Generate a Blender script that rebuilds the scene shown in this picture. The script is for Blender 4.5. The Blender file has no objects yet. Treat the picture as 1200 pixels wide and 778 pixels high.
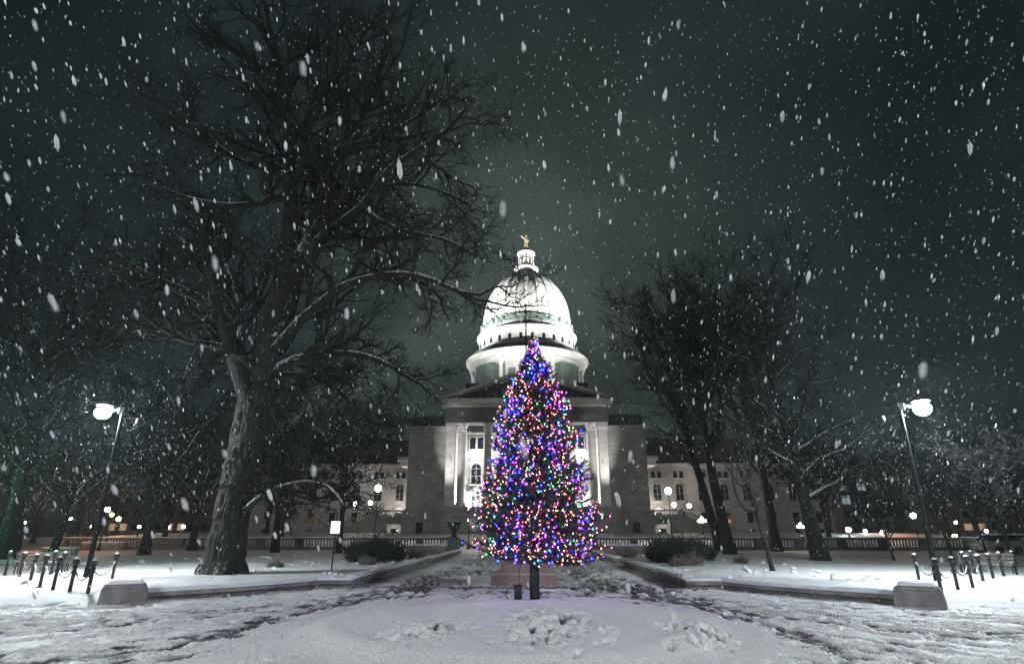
import bpy, math, random
import numpy as np
from mathutils import Vector
R = math.radians
rng = np.random.default_rng(7); random.seed(7)
SC = bpy.context.scene; COL = SC.collection
PI = math.pi

# ------------------------------------------------------------------ camera
CX, H, PITCH, YAW, F = 0.4, 1.6, R(19.2), R(1.7), 676.0
cam = bpy.data.cameras.new('camera'); camo = bpy.data.objects.new('camera', cam); COL.objects.link(camo)
camo.location = (CX, 0, H); camo.rotation_euler = (R(90) + PITCH, 0, YAW)
cam.sensor_width = 36; cam.lens = 36 * F / 1200; cam.clip_end = 5000; cam.clip_start = 0.05
cam.dof.use_dof = True; cam.dof.focus_distance = 17; cam.dof.aperture_fstop = 2.8
SC.camera = camo

# ------------------------------------------------------------------ night sky, exposure
W = bpy.data.worlds.new('World'); SC.world = W; W.use_nodes = True
nt = W.node_tree; nt.nodes.clear()
def wn(t, **k):
    n = nt.nodes.new(t)
    for a, b in k.items(): setattr(n, a, b)
    return n
wo = wn('ShaderNodeOutputWorld'); bg = wn('ShaderNodeBackground'); tc = wn('ShaderNodeTexCoord')
def dot_dir(v):
    n = wn('ShaderNodeVectorMath', operation='DOT_PRODUCT'); nt.links.new(tc.outputs['Generated'], n.inputs[0]); n.inputs[1].default_value = Vector(v).normalized(); return n.outputs['Value']
def wramp(src, stops):
    n = wn('ShaderNodeValToRGB'); nt.links.new(src, n.inputs[0]); e = n.color_ramp.elements
    e[0].position, e[0].color = stops[0][0], (*stops[0][1], 1); e[1].position, e[1].color = stops[-1][0], (*stops[-1][1], 1)
    for p, c in stops[1:-1]: q = e.new(p); q.color = (*c, 1)
    return n.outputs[0]
# city glow in the snow clouds, strongest over the floodlit dome
g = wramp(dot_dir((0.0, 0.92, 0.42)), [(0.30, (.0011, .0022, .0034)), (0.72, (.0058, .0100, .0124)), (0.88, (.0130, .0200, .0215)), (0.97, (.0230, .0315, .0300)), (1.0, (.040, .054, .047))])
no = wn('ShaderNodeTexNoise'); no.inputs['Scale'].default_value = 2.6; no.inputs['Detail'].default_value = 5; no.inputs['Roughness'].default_value = .55
nt.links.new(tc.outputs['Generated'], no.inputs['Vector'])
mr = wn('ShaderNodeMapRange'); nt.links.new(no.outputs[0], mr.inputs[0]); mr.inputs[1].default_value = .3; mr.inputs[2].default_value = .7; mr.inputs[3].default_value = .55; mr.inputs[4].default_value = 1.45
mu = wn('ShaderNodeVectorMath', operation='SCALE'); nt.links.new(g, mu.inputs[0]); nt.links.new(mr.outputs[0], mu.inputs['Scale'])
nt.links.new(mu.outputs[0], bg.inputs['Color']); bg.inputs['Strength'].default_value = 1.0
nt.links.new(bg.outputs[0], wo.inputs[0])
SC.view_settings.view_transform = 'Standard'; SC.view_settings.look = 'None'; SC.view_settings.exposure = 0.25; SC.view_settings.gamma = 1
SC.view_settings.use_curve_mapping = False
SC.render.engine = 'CYCLES'
cy = SC.cycles
cy.use_denoising = True
try: cy.denoiser = 'OPENIMAGEDENOISE'
except Exception: pass
cy.use_light_tree = True; cy.sample_clamp_indirect = 3; cy.sample_clamp_direct = 0
cy.max_bounces = 4; cy.diffuse_bounces = 2; cy.glossy_bounces = 2; cy.transmission_bounces = 2; cy.volume_bounces = 0; cy.transparent_max_bounces = 8
cy.caustics_reflective = False; cy.caustics_refractive = False
cy.use_adaptive_sampling = True; cy.adaptive_threshold = 0.02

# ------------------------------------------------------------------ survey: from picture pixel to a point at ground distance Y
def ray(px, py):
    x = (px - 600) / F; y = (389 - py) / F
    d = (x, math.cos(PITCH) - y * math.sin(PITCH), math.sin(PITCH) + y * math.cos(PITCH))
    c, s = math.cos(YAW), math.sin(YAW)
    return (d[0] * c - d[1] * s, d[0] * s + d[1] * c, d[2])
def G(px, py, z=0.0):
    d = ray(px, py); t = (z - H) / d[2]; return Vector((CX + d[0] * t, d[1] * t, z))
def A(px, py, Y):
    d = ray(px, py); t = Y / d[1]; return Vector((CX + d[0] * t, Y, H + d[2] * t))

# ------------------------------------------------------------------ materials
def material(name, col, rough=.7, metal=0, emit=None, estr=0, col2=None, scale=8, bump=0, bscale=None, snow=None, spec=None, detail=6, coord='Object', wind=(0, 0, 1)):
    m = bpy.data.materials.new(name); m.use_nodes = True
    t = m.node_tree; b = t.nodes['Principled BSDF']
    b.inputs['Base Color'].default_value = (*col, 1); b.inputs['Roughness'].default_value = rough; b.inputs['Metallic'].default_value = metal
    if spec is not None: b.inputs['Specular IOR Level'].default_value = spec
    if emit:
        b.inputs['Emission Color'].default_value = (*emit, 1); b.inputs['Emission Strength'].default_value = estr
        return m
    co = t.nodes.new('ShaderNodeTexCoord')
    nz = t.nodes.new('ShaderNodeTexNoise'); nz.inputs['Scale'].default_value = scale; nz.inputs['Detail'].default_value = detail
    t.links.new(co.outputs[coord], nz.inputs['Vector'])
    out = None
    c2 = col2 or tuple(c * .7 for c in col)
    mx = t.nodes.new('ShaderNodeMix'); mx.data_type = 'RGBA'; mx.inputs['A'].default_value = (*col, 1); mx.inputs['B'].default_value = (*c2, 1)
    rm = t.nodes.new('ShaderNodeMapRange'); rm.inputs[1].default_value = .35; rm.inputs[2].default_value = .65
    t.links.new(nz.outputs[0], rm.inputs[0]); t.links.new(rm.outputs[0], mx.inputs['Factor']); out = mx.outputs['Result']
    if snow is not None:      # snow lies on whatever faces up
        ge = t.nodes.new('ShaderNodeNewGeometry'); sp = t.nodes.new('ShaderNodeVectorMath'); sp.operation = 'DOT_PRODUCT'; t.links.new(ge.outputs['Normal'], sp.inputs[0]); sp.inputs[1].default_value = Vector(wind).normalized()
        ad = t.nodes.new('ShaderNodeMath'); ad.operation = 'MULTIPLY_ADD'; t.links.new(nz.outputs[0], ad.inputs[0]); ad.inputs[1].default_value = .5; t.links.new(sp.outputs['Value'], ad.inputs[2])
        sr = t.nodes.new('ShaderNodeMapRange'); t.links.new(ad.outputs[0], sr.inputs[0]); sr.inputs[1].default_value = snow + .25; sr.inputs[2].default_value = snow + .38
        m2 = t.nodes.new('ShaderNodeMix'); m2.data_type = 'RGBA'; t.links.new(out, m2.inputs['A']); m2.inputs['B'].default_value = (.78, .79, .82, 1)
        t.links.new(sr.outputs[0], m2.inputs['Factor']); out = m2.outputs['Result']
    t.links.new(out, b.inputs['Base Color'])
    if bump:
        bp = t.nodes.new('ShaderNodeBump'); bp.inputs['Strength'].default_value = bump; bp.inputs['Distance'].default_value = .05
        n2 = t.nodes.new('ShaderNodeTexNoise'); n2.inputs['Scale'].default_value = bscale or scale * 2; n2.inputs['Detail'].default_value = 5
        t.links.new(co.outputs[coord], n2.inputs['Vector']); t.links.new(n2.outputs[0], bp.inputs['Height']); t.links.new(bp.outputs[0], b.inputs['Normal'])
    return m
def bark_mat(name, col, snow, sc=6.0):
    m = material(name, col, .9, col2=tuple(c * .45 for c in col), scale=3, snow=snow, wind=(-.1, -.62, .78))
    t = m.node_tree; b = t.nodes['Principled BSDF']
    co = t.nodes.new('ShaderNodeTexCoord'); mp = t.nodes.new('ShaderNodeMapping'); mp.inputs['Scale'].default_value = (sc, sc, sc * .16)
    t.links.new(co.outputs['Object'], mp.inputs[0])
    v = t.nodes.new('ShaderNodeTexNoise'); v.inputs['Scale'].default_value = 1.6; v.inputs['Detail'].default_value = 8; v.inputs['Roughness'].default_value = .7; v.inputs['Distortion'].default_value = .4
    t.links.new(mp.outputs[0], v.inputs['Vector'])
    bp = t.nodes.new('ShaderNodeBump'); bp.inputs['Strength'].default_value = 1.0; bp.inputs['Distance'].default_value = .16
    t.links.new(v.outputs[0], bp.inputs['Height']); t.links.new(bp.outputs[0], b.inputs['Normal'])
    for n_ in t.nodes:
        if n_.type == 'MATH': t.links.new(v.outputs[0], n_.inputs[0]); n_.inputs[1].default_value = 1.5
        if n_.type == 'MAP_RANGE' and n_.inputs[0].links and n_.inputs[0].links[0].from_node.type == 'MATH': n_.inputs[1].default_value = snow + .72; n_.inputs[2].default_value = snow + .84
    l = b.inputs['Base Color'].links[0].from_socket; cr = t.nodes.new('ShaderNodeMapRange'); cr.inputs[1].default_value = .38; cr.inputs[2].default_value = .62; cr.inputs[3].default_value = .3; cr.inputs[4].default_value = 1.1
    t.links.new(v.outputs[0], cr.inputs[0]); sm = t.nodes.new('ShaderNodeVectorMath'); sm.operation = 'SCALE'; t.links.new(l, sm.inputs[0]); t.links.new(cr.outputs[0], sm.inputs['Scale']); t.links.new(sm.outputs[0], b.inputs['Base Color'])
    return m
def stone_mat(name, col, bw, bh, snow=.8, depth=.03):     # coursed masonry from the object's own coordinates
    m = material(name, col, .8, col2=tuple(c * .72 for c in col), scale=.8, snow=snow)
    t = m.node_tree; b = t.nodes['Principled BSDF']
    co = t.nodes.new('ShaderNodeTexCoord'); sp = t.nodes.new('ShaderNodeSeparateXYZ'); t.links.new(co.outputs['Object'], sp.inputs[0])
    s = t.nodes.new('ShaderNodeMath'); s.operation = 'ADD'; t.links.new(sp.outputs['X'], s.inputs[0]); t.links.new(sp.outputs['Y'], s.inputs[1])
    cb = t.nodes.new('ShaderNodeCombineXYZ'); t.links.new(s.outputs[0], cb.inputs[0]); t.links.new(sp.outputs['Z'], cb.inputs[1])
    br = t.nodes.new('ShaderNodeTexBrick'); br.inputs['Scale'].default_value = 1; br.inputs['Brick Width'].default_value = bw; br.inputs['Row Height'].default_value = bh
    br.inputs['Mortar Size'].default_value = .03; br.inputs['Mortar Smooth'].default_value = .2
    br.inputs['Color1'].default_value = (1, 1, 1, 1); br.inputs['Color2'].default_value = (.78, .78, .78, 1); br.inputs['Mortar'].default_value = (.5, .5, .5, 1)
    t.links.new(cb.outputs[0], br.inputs['Vector'])
    l = b.inputs['Base Color'].links[0].from_socket
    mx = t.nodes.new('ShaderNodeMix'); mx.data_type = 'RGBA'; mx.blend_type = 'MULTIPLY'; mx.inputs['Factor'].default_value = .8
    t.links.new(l, mx.inputs['A']); t.links.new(br.outputs['Color'], mx.inputs['B']); t.links.new(mx.outputs['Result'], b.inputs['Base Color'])
    bp = t.nodes.new('ShaderNodeBump'); bp.invert = True; bp.inputs['Strength'].default_value = .8; bp.inputs['Distance'].default_value = depth
    t.links.new(br.outputs['Fac'], bp.inputs['Height']); t.links.new(bp.outputs[0], b.inputs['Normal'])
    return m
M = {}
M['granite'] = stone_mat('granite', (.36, .37, .36), 1.6, .55)
M['granite_base'] = stone_mat('granite_base', (.31, .32, .31), 2.0, .72, depth=.08)
M['marble'] = material('pale_stone', (.55, .55, .54), .7, col2=(.42, .425, .41), scale=.9, bump=.2, bscale=3, snow=.85)
M['dome'] = material('dome_stone', (.62, .63, .615), .7, col2=(.50, .52, .49), scale=.35, bump=.2, bscale=2)
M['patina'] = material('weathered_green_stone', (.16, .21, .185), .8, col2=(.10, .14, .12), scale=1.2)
M['roof'] = material('dark_roof', (.05, .055, .06), .7, col2=(.03, .033, .036), scale=.5, snow=.93)
M['glass'] = material('dark_window_glass', (.015, .02, .025), .12, spec=.6)
M['litglass'] = material('lit_window', (.8, .7, .5), .5, emit=(1, .55, .3), estr=.3)
M['coollit'] = material('lit_office_window', (.7, .8, .8), .5, emit=(.6, .85, .95), estr=.25)
M['gold'] = material('gilded_bronze', (.62, .52, .30), .45, .6)
M['black'] = material('black_painted_metal', (.018, .02, .022), .38, .3, bump=.1, scale=20, snow=.86)
M['pole'] = material('dark_green_painted_steel', (.007, .010, .011), .55, .0, spec=.15)
M['snow'] = material('piled_snow', (.80, .82, .86), .65, col2=(.72, .74, .79), scale=2.5, bump=.35, bscale=25)
M['flake'] = material('snowflake', (.92, .94, .97), .9)
M['flake_soft'] = material('loose_snowflake', (.93, .95, .98), .9); M['flake_soft'].node_tree.nodes['Principled BSDF'].inputs['Alpha'].default_value = .55
fb = M['flake'].node_tree.nodes['Principled BSDF']; fb.inputs['Subsurface Weight'].default_value = 0
M['wallstone'] = material('wall_granite', (.27, .265, .26), .8, col2=(.13, .125, .125), scale=2.2, bump=.5, bscale=22, detail=9)
M['balstone'] = material('dark_grey_stone', (.12, .13, .12), .85, col2=(.07, .08, .075), scale=1.5)
M['plinth'] = material('red_granite', (.30, .20, .18), .6, col2=(.22, .15, .14), scale=9, bump=.2, bscale=40)
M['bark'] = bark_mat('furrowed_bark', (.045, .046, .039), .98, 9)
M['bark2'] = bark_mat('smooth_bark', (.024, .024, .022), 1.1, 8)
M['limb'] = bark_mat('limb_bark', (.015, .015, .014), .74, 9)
M['twig'] = material('twig_bark', (.007, .0072, .007), .9, scale=3, snow=.98, wind=(-.1, -.5, .85))
M['twig_snowy'] = material('snowy_twig_bark', (.04, .04, .04), .9, scale=3, snow=.35)
M['needle'] = material('fir_needles', (.09, .125, .10), .55, col2=(.05, .08, .065), scale=9)
M['firbark'] = material('fir_bark', (.03, .025, .02), .9, scale=12, bump=.5)
M['leaf'] = material('dark_evergreen_leaf', (.035, .045, .035), .6, col2=(.02, .026, .02), scale=6, snow=.93)
M['dry'] = material('frosted_dry_stems', (.20, .16, .14), .9, col2=(.12, .10, .09), scale=8, snow=.6)
M['bronze'] = material('bronze_urn', (.06, .085, .075), .5, .5, scale=4, snow=.9)
M['wood'] = material('bench_slats', (.10, .085, .07), .7, scale=10, snow=.6)
M['concrete'] = material('board_marked_concrete', (.22, .22, .20), .85, col2=(.15, .15, .14), scale=1.2, bump=.2)
M['brick'] = stone_mat('brown_brick', (.20, .12, .09), .8, .28, snow=.9)
M['carpaint'] = material('beige_car_paint', (.35, .32, .28), .35, .2, scale=2, snow=.8)
M['tyre'] = material('tyre_rubber', (.02, .02, .02), .8)
M['lamp_white'] = material('white_lamp_glass', (.9, .9, .9), .4, emit=(.86, .95, 1.0), estr=1250)
M['lamp_rear'] = material('street_lamp_glass', (.9, .9, .9), .4, emit=(.92, .97, 1.0), estr=3300)
M['globe_warm'] = material('warm_lamp_globe', (.9, .9, .9), .4, emit=(1, .90, .82), estr=260)
M['globe_far'] = material('far_lamp_globe', (.9, .9, .9), .4, emit=(1, .86, .72), estr=60)
M['globe_cool'] = material('cool_lamp_globe', (.9, .9, .9), .4, emit=(.8, .93, 1), estr=60)
M['sodium'] = material('sodium_lamp_globe', (.9, .7, .5), .4, emit=(1, .42, .16), estr=130)
M['green_lamp'] = material('green_lamp_glass', (.4, .9, .6), .4, emit=(.15, 1, .5), estr=120)
M['signpanel'] = material('lit_sign_panel', (.85, .86, .82), .5, emit=(1, .98, .9), estr=1.6)
M['signframe'] = material('blue_sign_edge', (.02, .03, .10), .5)
M['cable'] = material('cable', (.02, .025, .02), .6)
M['steel'] = material('wet_steel', (.10, .105, .11), .25, .8, scale=5)

# ------------------------------------------------------------------ mesh helpers
def np_mesh(name, V, Q, mats, parent=None, smooth=False, mi=None):
    me = bpy.data.meshes.new(name); V = np.asarray(V, np.float32); Q = np.asarray(Q, np.int32); k = Q.shape[1]
    me.vertices.add(len(V)); me.vertices.foreach_set('co', V.ravel())
    me.loops.add(Q.size); me.loops.foreach_set('vertex_index', Q.ravel())
    me.polygons.add(len(Q)); me.polygons.foreach_set('loop_start', np.arange(0, Q.size, k, dtype=np.int32)); me.polygons.foreach_set('loop_total', np.full(len(Q), k, np.int32))
    if smooth: me.polygons.foreach_set('use_smooth', np.ones(len(Q), bool))
    if mi is not None: me.polygons.foreach_set('material_index', np.asarray(mi, np.int32))
    me.update(calc_edges=True)
    for m in (mats if isinstance(mats, (list, tuple)) else [mats]): me.materials.append(m)
    o = bpy.data.objects.new(name, me); COL.objects.link(o)
    if parent: o.parent = parent
    return o
class MB:
    def __init__(s): s.v = []; s.f = []
    def add(s, vs, fs):
        n = len(s.v); s.v += [tuple(p) for p in vs]; s.f += [tuple(i + n for i in f) for f in fs]; return s
    def box(s, x0, x1, y0, y1, z0, z1, taper=0):
        t = taper
        return s.add([(x0, y0, z0), (x1, y0, z0), (x1, y1, z0), (x0, y1, z0), (x0 + t, y0 + t, z1), (x1 - t, y0 + t, z1), (x1 - t, y1 - t, z1), (x0 + t, y1 - t, z1)],
                     [(0, 3, 2, 1), (4, 5, 6, 7), (0, 1, 5, 4), (1, 2, 6, 5), (2, 3, 7, 6), (3, 0, 4, 7)])
    def bar(s, a, b, w, h=None, up=(0, 0, 1)):
        a, b = Vector(a), Vector(b); h = h or w; d = (b - a).normalized(); u = Vector(up)
        if abs(d.dot(u)) > .95: u = Vector((0, 1, 0))
        x = d.cross(u).normalized() * w / 2; y = x.cross(d).normalized() * h / 2
        vs = [a - x - y, a + x - y, a + x + y, a - x + y, b - x - y, b + x - y, b + x + y, b - x + y]
        return s.add(vs, [(0, 3, 2, 1), (4, 5, 6, 7), (0, 1, 5, 4), (1, 2, 6, 5), (2, 3, 7, 6), (3, 0, 4, 7)])
    def lathe(s, prof, c=(0, 0, 0), n=16, axis=None):
        vs = []; fs = []
        for r, z in prof:
            for k in range(n):
                a = 2 * PI * k / n; vs.append((c[0] + r * math.cos(a), c[1] + r * math.sin(a), c[2] + z))
        for i in range(len(prof) - 1):
            for k in range(n):
                k2 = (k + 1) % n; fs.append((i * n + k, i * n + k2, (i + 1) * n + k2, (i + 1) * n + k))
        fs.append(tuple(range(n))[::-1]); m = (len(prof) - 1) * n; fs.append(tuple(m + k for k in range(n)))
        return s.add(vs, fs)
    def tube(s, pts, r, n=8):
        pts = [Vector(p) for p in pts]; rs = r if isinstance(r, (list, tuple)) else [r] * len(pts); vs = []; fs = []; ref = None
        for i, p in enumerate(pts):
            d = (pts[min(i + 1, len(pts) - 1)] - pts[max(i - 1, 0)]).normalized()
            if ref is None: ref = Vector((0, 0, 1)) if abs(d.z) < .9 else Vector((1, 0, 0))
            x = d.cross(ref).normalized(); y = d.cross(x)
            for k in range(n):
                a = 2 * PI * k / n; vs.append(p + (x * math.cos(a) + y * math.sin(a)) * rs[i])
        for i in range(len(pts) - 1):
            for k in range(n): k2 = (k + 1) % n; fs.append((i * n + k, (i + 1) * n + k, (i + 1) * n + k2, i * n + k2))
        fs.append(tuple(range(n))); m = (len(pts) - 1) * n; fs.append(tuple(m + k for k in range(n))[::-1])
        return s.add(vs, fs)
    def ball(s, c, r, sz=1, n=12, m=8):
        return s.lathe([(max(1e-3, r * math.sin(PI * i / m)), -r * sz * math.cos(PI * i / m)) for i in range(m + 1)], c, n)
    def prism(s, poly, y0, y1):       # polygon in XZ pushed along Y
        n = len(poly); vs = [(x, y0, z) for x, z in poly] + [(x, y1, z) for x, z in poly]
        return s.add(vs, [tuple(range(n)), tuple(range(n, 2 * n))[::-1]] + [(i, i + n, (i + 1) % n + n, (i + 1) % n) for i in range(n)])
    def slab(s, poly, z0, z1):        # polygon in XY lifted along Z
        n = len(poly); vs = [(x, y, z0) for x, y in poly] + [(x, y, z1) for x, y in poly]
        return s.add(vs, [tuple(range(n))[::-1], tuple(range(n, 2 * n))] + [(i, (i + 1) % n, (i + 1) % n + n, i + n) for i in range(n)])
    def build(s, name, mat, parent=None, smooth=False, bevel=0):
        me = bpy.data.meshes.new(name); me.from_pydata(s.v, [], s.f); me.materials.append(M[mat] if isinstance(mat, str) else mat); me.validate()
        if smooth:
            me.polygons.foreach_set('use_smooth', [True] * len(me.polygons)); me.update()
        o = bpy.data.objects.new(name, me); COL.objects.link(o)
        if parent: o.parent = parent
        if smooth:
            md = o.modifiers.new('edges', 'EDGE_SPLIT'); md.split_angle = R(38)
        if bevel:
            b = o.modifiers.new('bevel', 'BEVEL'); b.width = bevel; b.segments = 2; b.limit_method = 'ANGLE'
        return o
def empty(name, loc=(0, 0, 0), rz=0):
    o = bpy.data.objects.new(name, None); COL.objects.link(o); o.location = loc; o.rotation_euler[2] = rz; o.empty_display_size = .2; return o
def tag(o, label=None, cat=None, group=None, kind=None):
    if label: o['label'] = label
    if cat: o['category'] = cat
    if group: o['group'] = group
    if kind: o['kind'] = kind
    return o
def copy_tree(o, parent=None):
    kids = list(o.children); c = o.copy(); COL.objects.link(c); c.parent = parent
    for k in kids: copy_tree(k, c)
    return c
def vnoise(x, y, seed=0):
    xi = np.floor(x).astype(np.int64); yi = np.floor(y).astype(np.int64); fx = x - xi; fy = y - yi
    fx = fx * fx * (3 - 2 * fx); fy = fy * fy * (3 - 2 * fy)
    def h(a, b):
        n = (a * 374761393 + b * 668265263 + seed * 974711) & 0xffffffff
        n = ((n ^ (n >> 13)) * 1274126177) & 0xffffffff
        return ((n ^ (n >> 16)) & 0xffff) / 65535.0
    return (h(xi, yi) * (1 - fx) + h(xi + 1, yi) * fx) * (1 - fy) + (h(xi, yi + 1) * (1 - fx) + h(xi + 1, yi + 1) * fx) * fy
def fbm(x, y, o=3, seed=0): return sum(vnoise(x * 2 ** i, y * 2 ** i, seed + i) / 2 ** i for i in range(o)) / sum(.5 ** i for i in range(o))

# ------------------------------------------------------------------ the snow-covered ground: one sheet to the horizon, trodden with footprints
def smooth(a, b, x): t = np.clip((x - a) / (b - a), 0, 1); return t * t * (3 - 2 * t)
MC, MR_ = (0.1, 11.55), 3.95
def base_height(x, y):
    h = .9 * smooth(61, 74, y) + .7 * smooth(80, 90, y) * (np.abs(x) < 60)
    d = np.hypot(x - MC[0], (y - MC[1]) * .98); mound = .12 * (1 - smooth(3.2, MR_, d)) + .12 * (1 - smooth(.5, 3.5, d)) + .06 * np.exp(-((d - 3.2) / .3) ** 2) * (y < 14.5)
    h = h + mound
    bed = smooth(5.55, 5.9, np.abs(x)) * smooth(19.3, 19.7, y) * (1 - smooth(54, 56, y)); rr = np.hypot(x, y - 11.6)
    arc = smooth(9.95, 10.3, rr) * smooth(14.6, 15.4, y) * (np.abs(x) > 5.9) * (1 - smooth(10, 16, np.abs(x)))
    return h + .17 * np.maximum(bed * (1 - smooth(16, 24, np.abs(x))), arc * (1 - smooth(30, 40, y)))
def axis(parts):
    out = []
    for a, b, s in parts: out.append(np.arange(a, b, s))
    return np.concatenate(out)
gx = np.concatenate([-np.geomspace(2500, 40, 26), axis([(-39, -14, .5), (-14, 14, .045), (14, 39.5, .5)]), np.geomspace(40, 2500, 26)])
gy = np.concatenate([-np.geomspace(400, 3, 12), axis([(-2, 6.4, .4), (6.4, 20, .036), (20, 34, .07), (34, 62, .14), (62, 100, 1)]), np.geomspace(101, 3500, 40)])
XX, YY = np.meshgrid(gx, gy, indexing='ij')
ZZ = base_height(XX, YY)
near = (np.abs(XX) < 14.5) & (YY > 6) & (YY < 63)
ZZ += np.where(YY < 62, .05 * (fbm(XX * .45, YY * .45, 3, 5) - .5), 0) + np.where(near, .03 * (fbm(XX * 3, YY * 3, 4, 9) - .5), 0)
bare = np.zeros_like(ZZ); dep = np.zeros_like(ZZ); rimh = np.zeros_like(ZZ)  # bare: ground showing through, plus painted shade at prints and fir
def stamp(cx, cy, ang, L=.15, Wd=.055, depth=.05, b=.8, rim=.5):
    r = L * 1.7; i0, i1 = np.searchsorted(gx, [cx - r, cx + r]); j0, j1 = np.searchsorted(gy, [cy - r, cy + r])
    if i1 - i0 < 2 or j1 - j0 < 2 or abs(cx) > 13.8: return
    X = XX[i0:i1, j0:j1] - cx; Y = YY[i0:i1, j0:j1] - cy; c, s = math.cos(ang), math.sin(ang)
    u = (X * c + Y * s) / L; v = (-X * s + Y * c) / Wd; q = u * u + v * v
    q = q * (1 + .35 * (vnoise(X * 25 + cx * 9, Y * 25, 3) - .5))
    k = np.exp(-q ** 2 * .8); dep[i0:i1, j0:j1] = np.maximum(dep[i0:i1, j0:j1], depth * k); rimh[i0:i1, j0:j1] = np.maximum(rimh[i0:i1, j0:j1], depth * rim * np.exp(-((np.sqrt(q) - 1.45) / .3) ** 2) * vnoise(X * 12 + cx, Y * 12 + cy, 4))
    bare[i0:i1, j0:j1] = np.maximum(bare[i0:i1, j0:j1], b * np.exp(-q ** 2 * .9))  # ground bared by the print, widened to paint in its rim's shadow
def walk(pts, step=.92, gait=.12, jit=.05, **k):
    pts = [np.array(p, float) for p in pts]; n = 60; cur = []
    for i in range(len(pts) - 1):
        p0 = pts[max(i - 1, 0)]; p1 = pts[i]; p2 = pts[i + 1]; p3 = pts[min(i + 2, len(pts) - 1)]
        for t in np.linspace(0, 1, n, endpoint=False):
            cur.append(.5 * (2 * p1 + (p2 - p0) * t + (2 * p0 - 5 * p1 + 4 * p2 - p3) * t * t + (3 * p1 - p0 - 3 * p2 + p3) * t ** 3))
    cur = np.array(cur); d = np.concatenate([[0], np.cumsum(np.hypot(*np.diff(cur, axis=0).T))])
    off = rng.uniform(0, step); side = 1
    for s in np.arange(off, d[-1] - .1, step):
        x = np.interp(s, d, cur[:, 0]); y = np.interp(s, d, cur[:, 1]); x2 = np.interp(s + .1, d, cur[:, 0]); y2 = np.interp(s + .1, d, cur[:, 1]); a = math.atan2(y2 - y, x2 - x)
        x += -math.sin(a) * gait * side + rng.normal(0, jit); y += math.cos(a) * gait * side + rng.normal(0, jit); side = -side
        if np.hypot(x - MC[0], y - MC[1]) < 4.4: continue
        if (19 < y < 55 and abs(x) > 4.85) or (abs(x) < 1.4 and 20 < y < 23.4): continue
        stamp(x, y, a + rng.normal(0, .15), rng.uniform(.20, .46), rng.uniform(.06, .12), rng.uniform(.05, .10), rng.uniform(.7, 1.0), **k)
for sgn in (-1, 1):
    for i in range(16):                       # people coming round the tree and on to the capitol
        a = rng.uniform(0, 1); b = rng.normal(0, .35)
        walk([(sgn * (13.5 - 2 * a), 8.0 + 4.6 * a + b), (sgn * (8.6 - 1.0 * a), 9.5 + 4.2 * a + b), (sgn * (4.9 + .5 * a), 13.4 + 2.6 * a), (sgn * (3.4 + .6 * rng.normal()), 18.2 + rng.normal() * .5), (sgn * (2.6 + .9 * rng.normal()), 26), (sgn * abs(2.2 + rng.normal()), 40), (sgn * abs(1.5 + 1.5 * rng.normal()), 60)])
    for i in range(9):                       # from the side straight to the mound's foot
        walk([(sgn * 13.5, 6.6 + rng.normal() * .7), (sgn * 8, 8.0 + rng.normal() * .5), (sgn * 5.2, 9.5 + rng.normal() * .7), (sgn * (4.5 + .3 * rng.random()), 12.5), (sgn * 3.4, 16.4 + rng.normal() * .3), (sgn * -1, 18.4 + rng.normal() * .5), (sgn * -4.5, 18.6)])
for i in range(17):
    w = rng.uniform(-4.2, 4.2); walk([(w, 18.5), (w + rng.normal() * .6, 30), (w * .8 + rng.normal() * .5, 45), (w * .8, 61)], step=.7)
for i in range(14):
    walk([(-4.6, rng.uniform(17, 58)), (0, rng.uniform(24, 58)), (4.6, rng.uniform(17, 58))])
for i in range(1250):                     # scuffed strides all over the plaza, pointing the way people went
    s_ = rng.choice([-1, 1]); x = s_ * rng.uniform(.3, 13.4); y = rng.uniform(7, 20.2); dm = np.hypot(x - MC[0], y - MC[1])
    if dm < 4.55 or (np.hypot(x, y - 11.6) > 9.5 and y > 14.5): continue
    tx, ty = s_ * 3.0 - x, 20.5 - y
    if y > 17.5 and abs(x) < 6: tx, ty = rng.choice([-1, 1]) * 2.5, 1.2
    a = math.atan2(ty, tx) * .75 + (0 if s_ < 0 else .25 * PI) + rng.normal(0, .14)
    n_ = rng.integers(1, 4)
    for j in range(n_):
        if np.hypot(x + j * .62 * math.cos(a) - MC[0], y + j * .62 * math.sin(a) - MC[1]) > 4.45: stamp(x + j * .62 * math.cos(a), y + j * .62 * math.sin(a), a, rng.uniform(.14, .40), rng.uniform(.05, .105), rng.uniform(.03, .07), rng.uniform(.6, 1.0), rim=.8)
# wheel tracks that run in from the left and right
for sgn, offs in ((-1, 0), (-1, .55), (1, .2), (1, .8)):
    for s in np.arange(0, 1, .0016):
        x = sgn * ((1 - s) ** 2 * 12.5 + 2 * s * (1 - s) * 6.2 + s * s * 3.4); y = (1 - s) ** 2 * (7.4 + offs) + 2 * s * (1 - s) * (10.8 + offs) + s * s * (20 + offs)
        if np.hypot(x - MC[0], y - MC[1]) > 4.25: stamp(x, y, math.atan2(9, -sgn * 7), .06, .035, .008, .62, rim=.1)
ZZ += rimh * np.clip(1 - dep / .02, 0, 1) - dep
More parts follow.
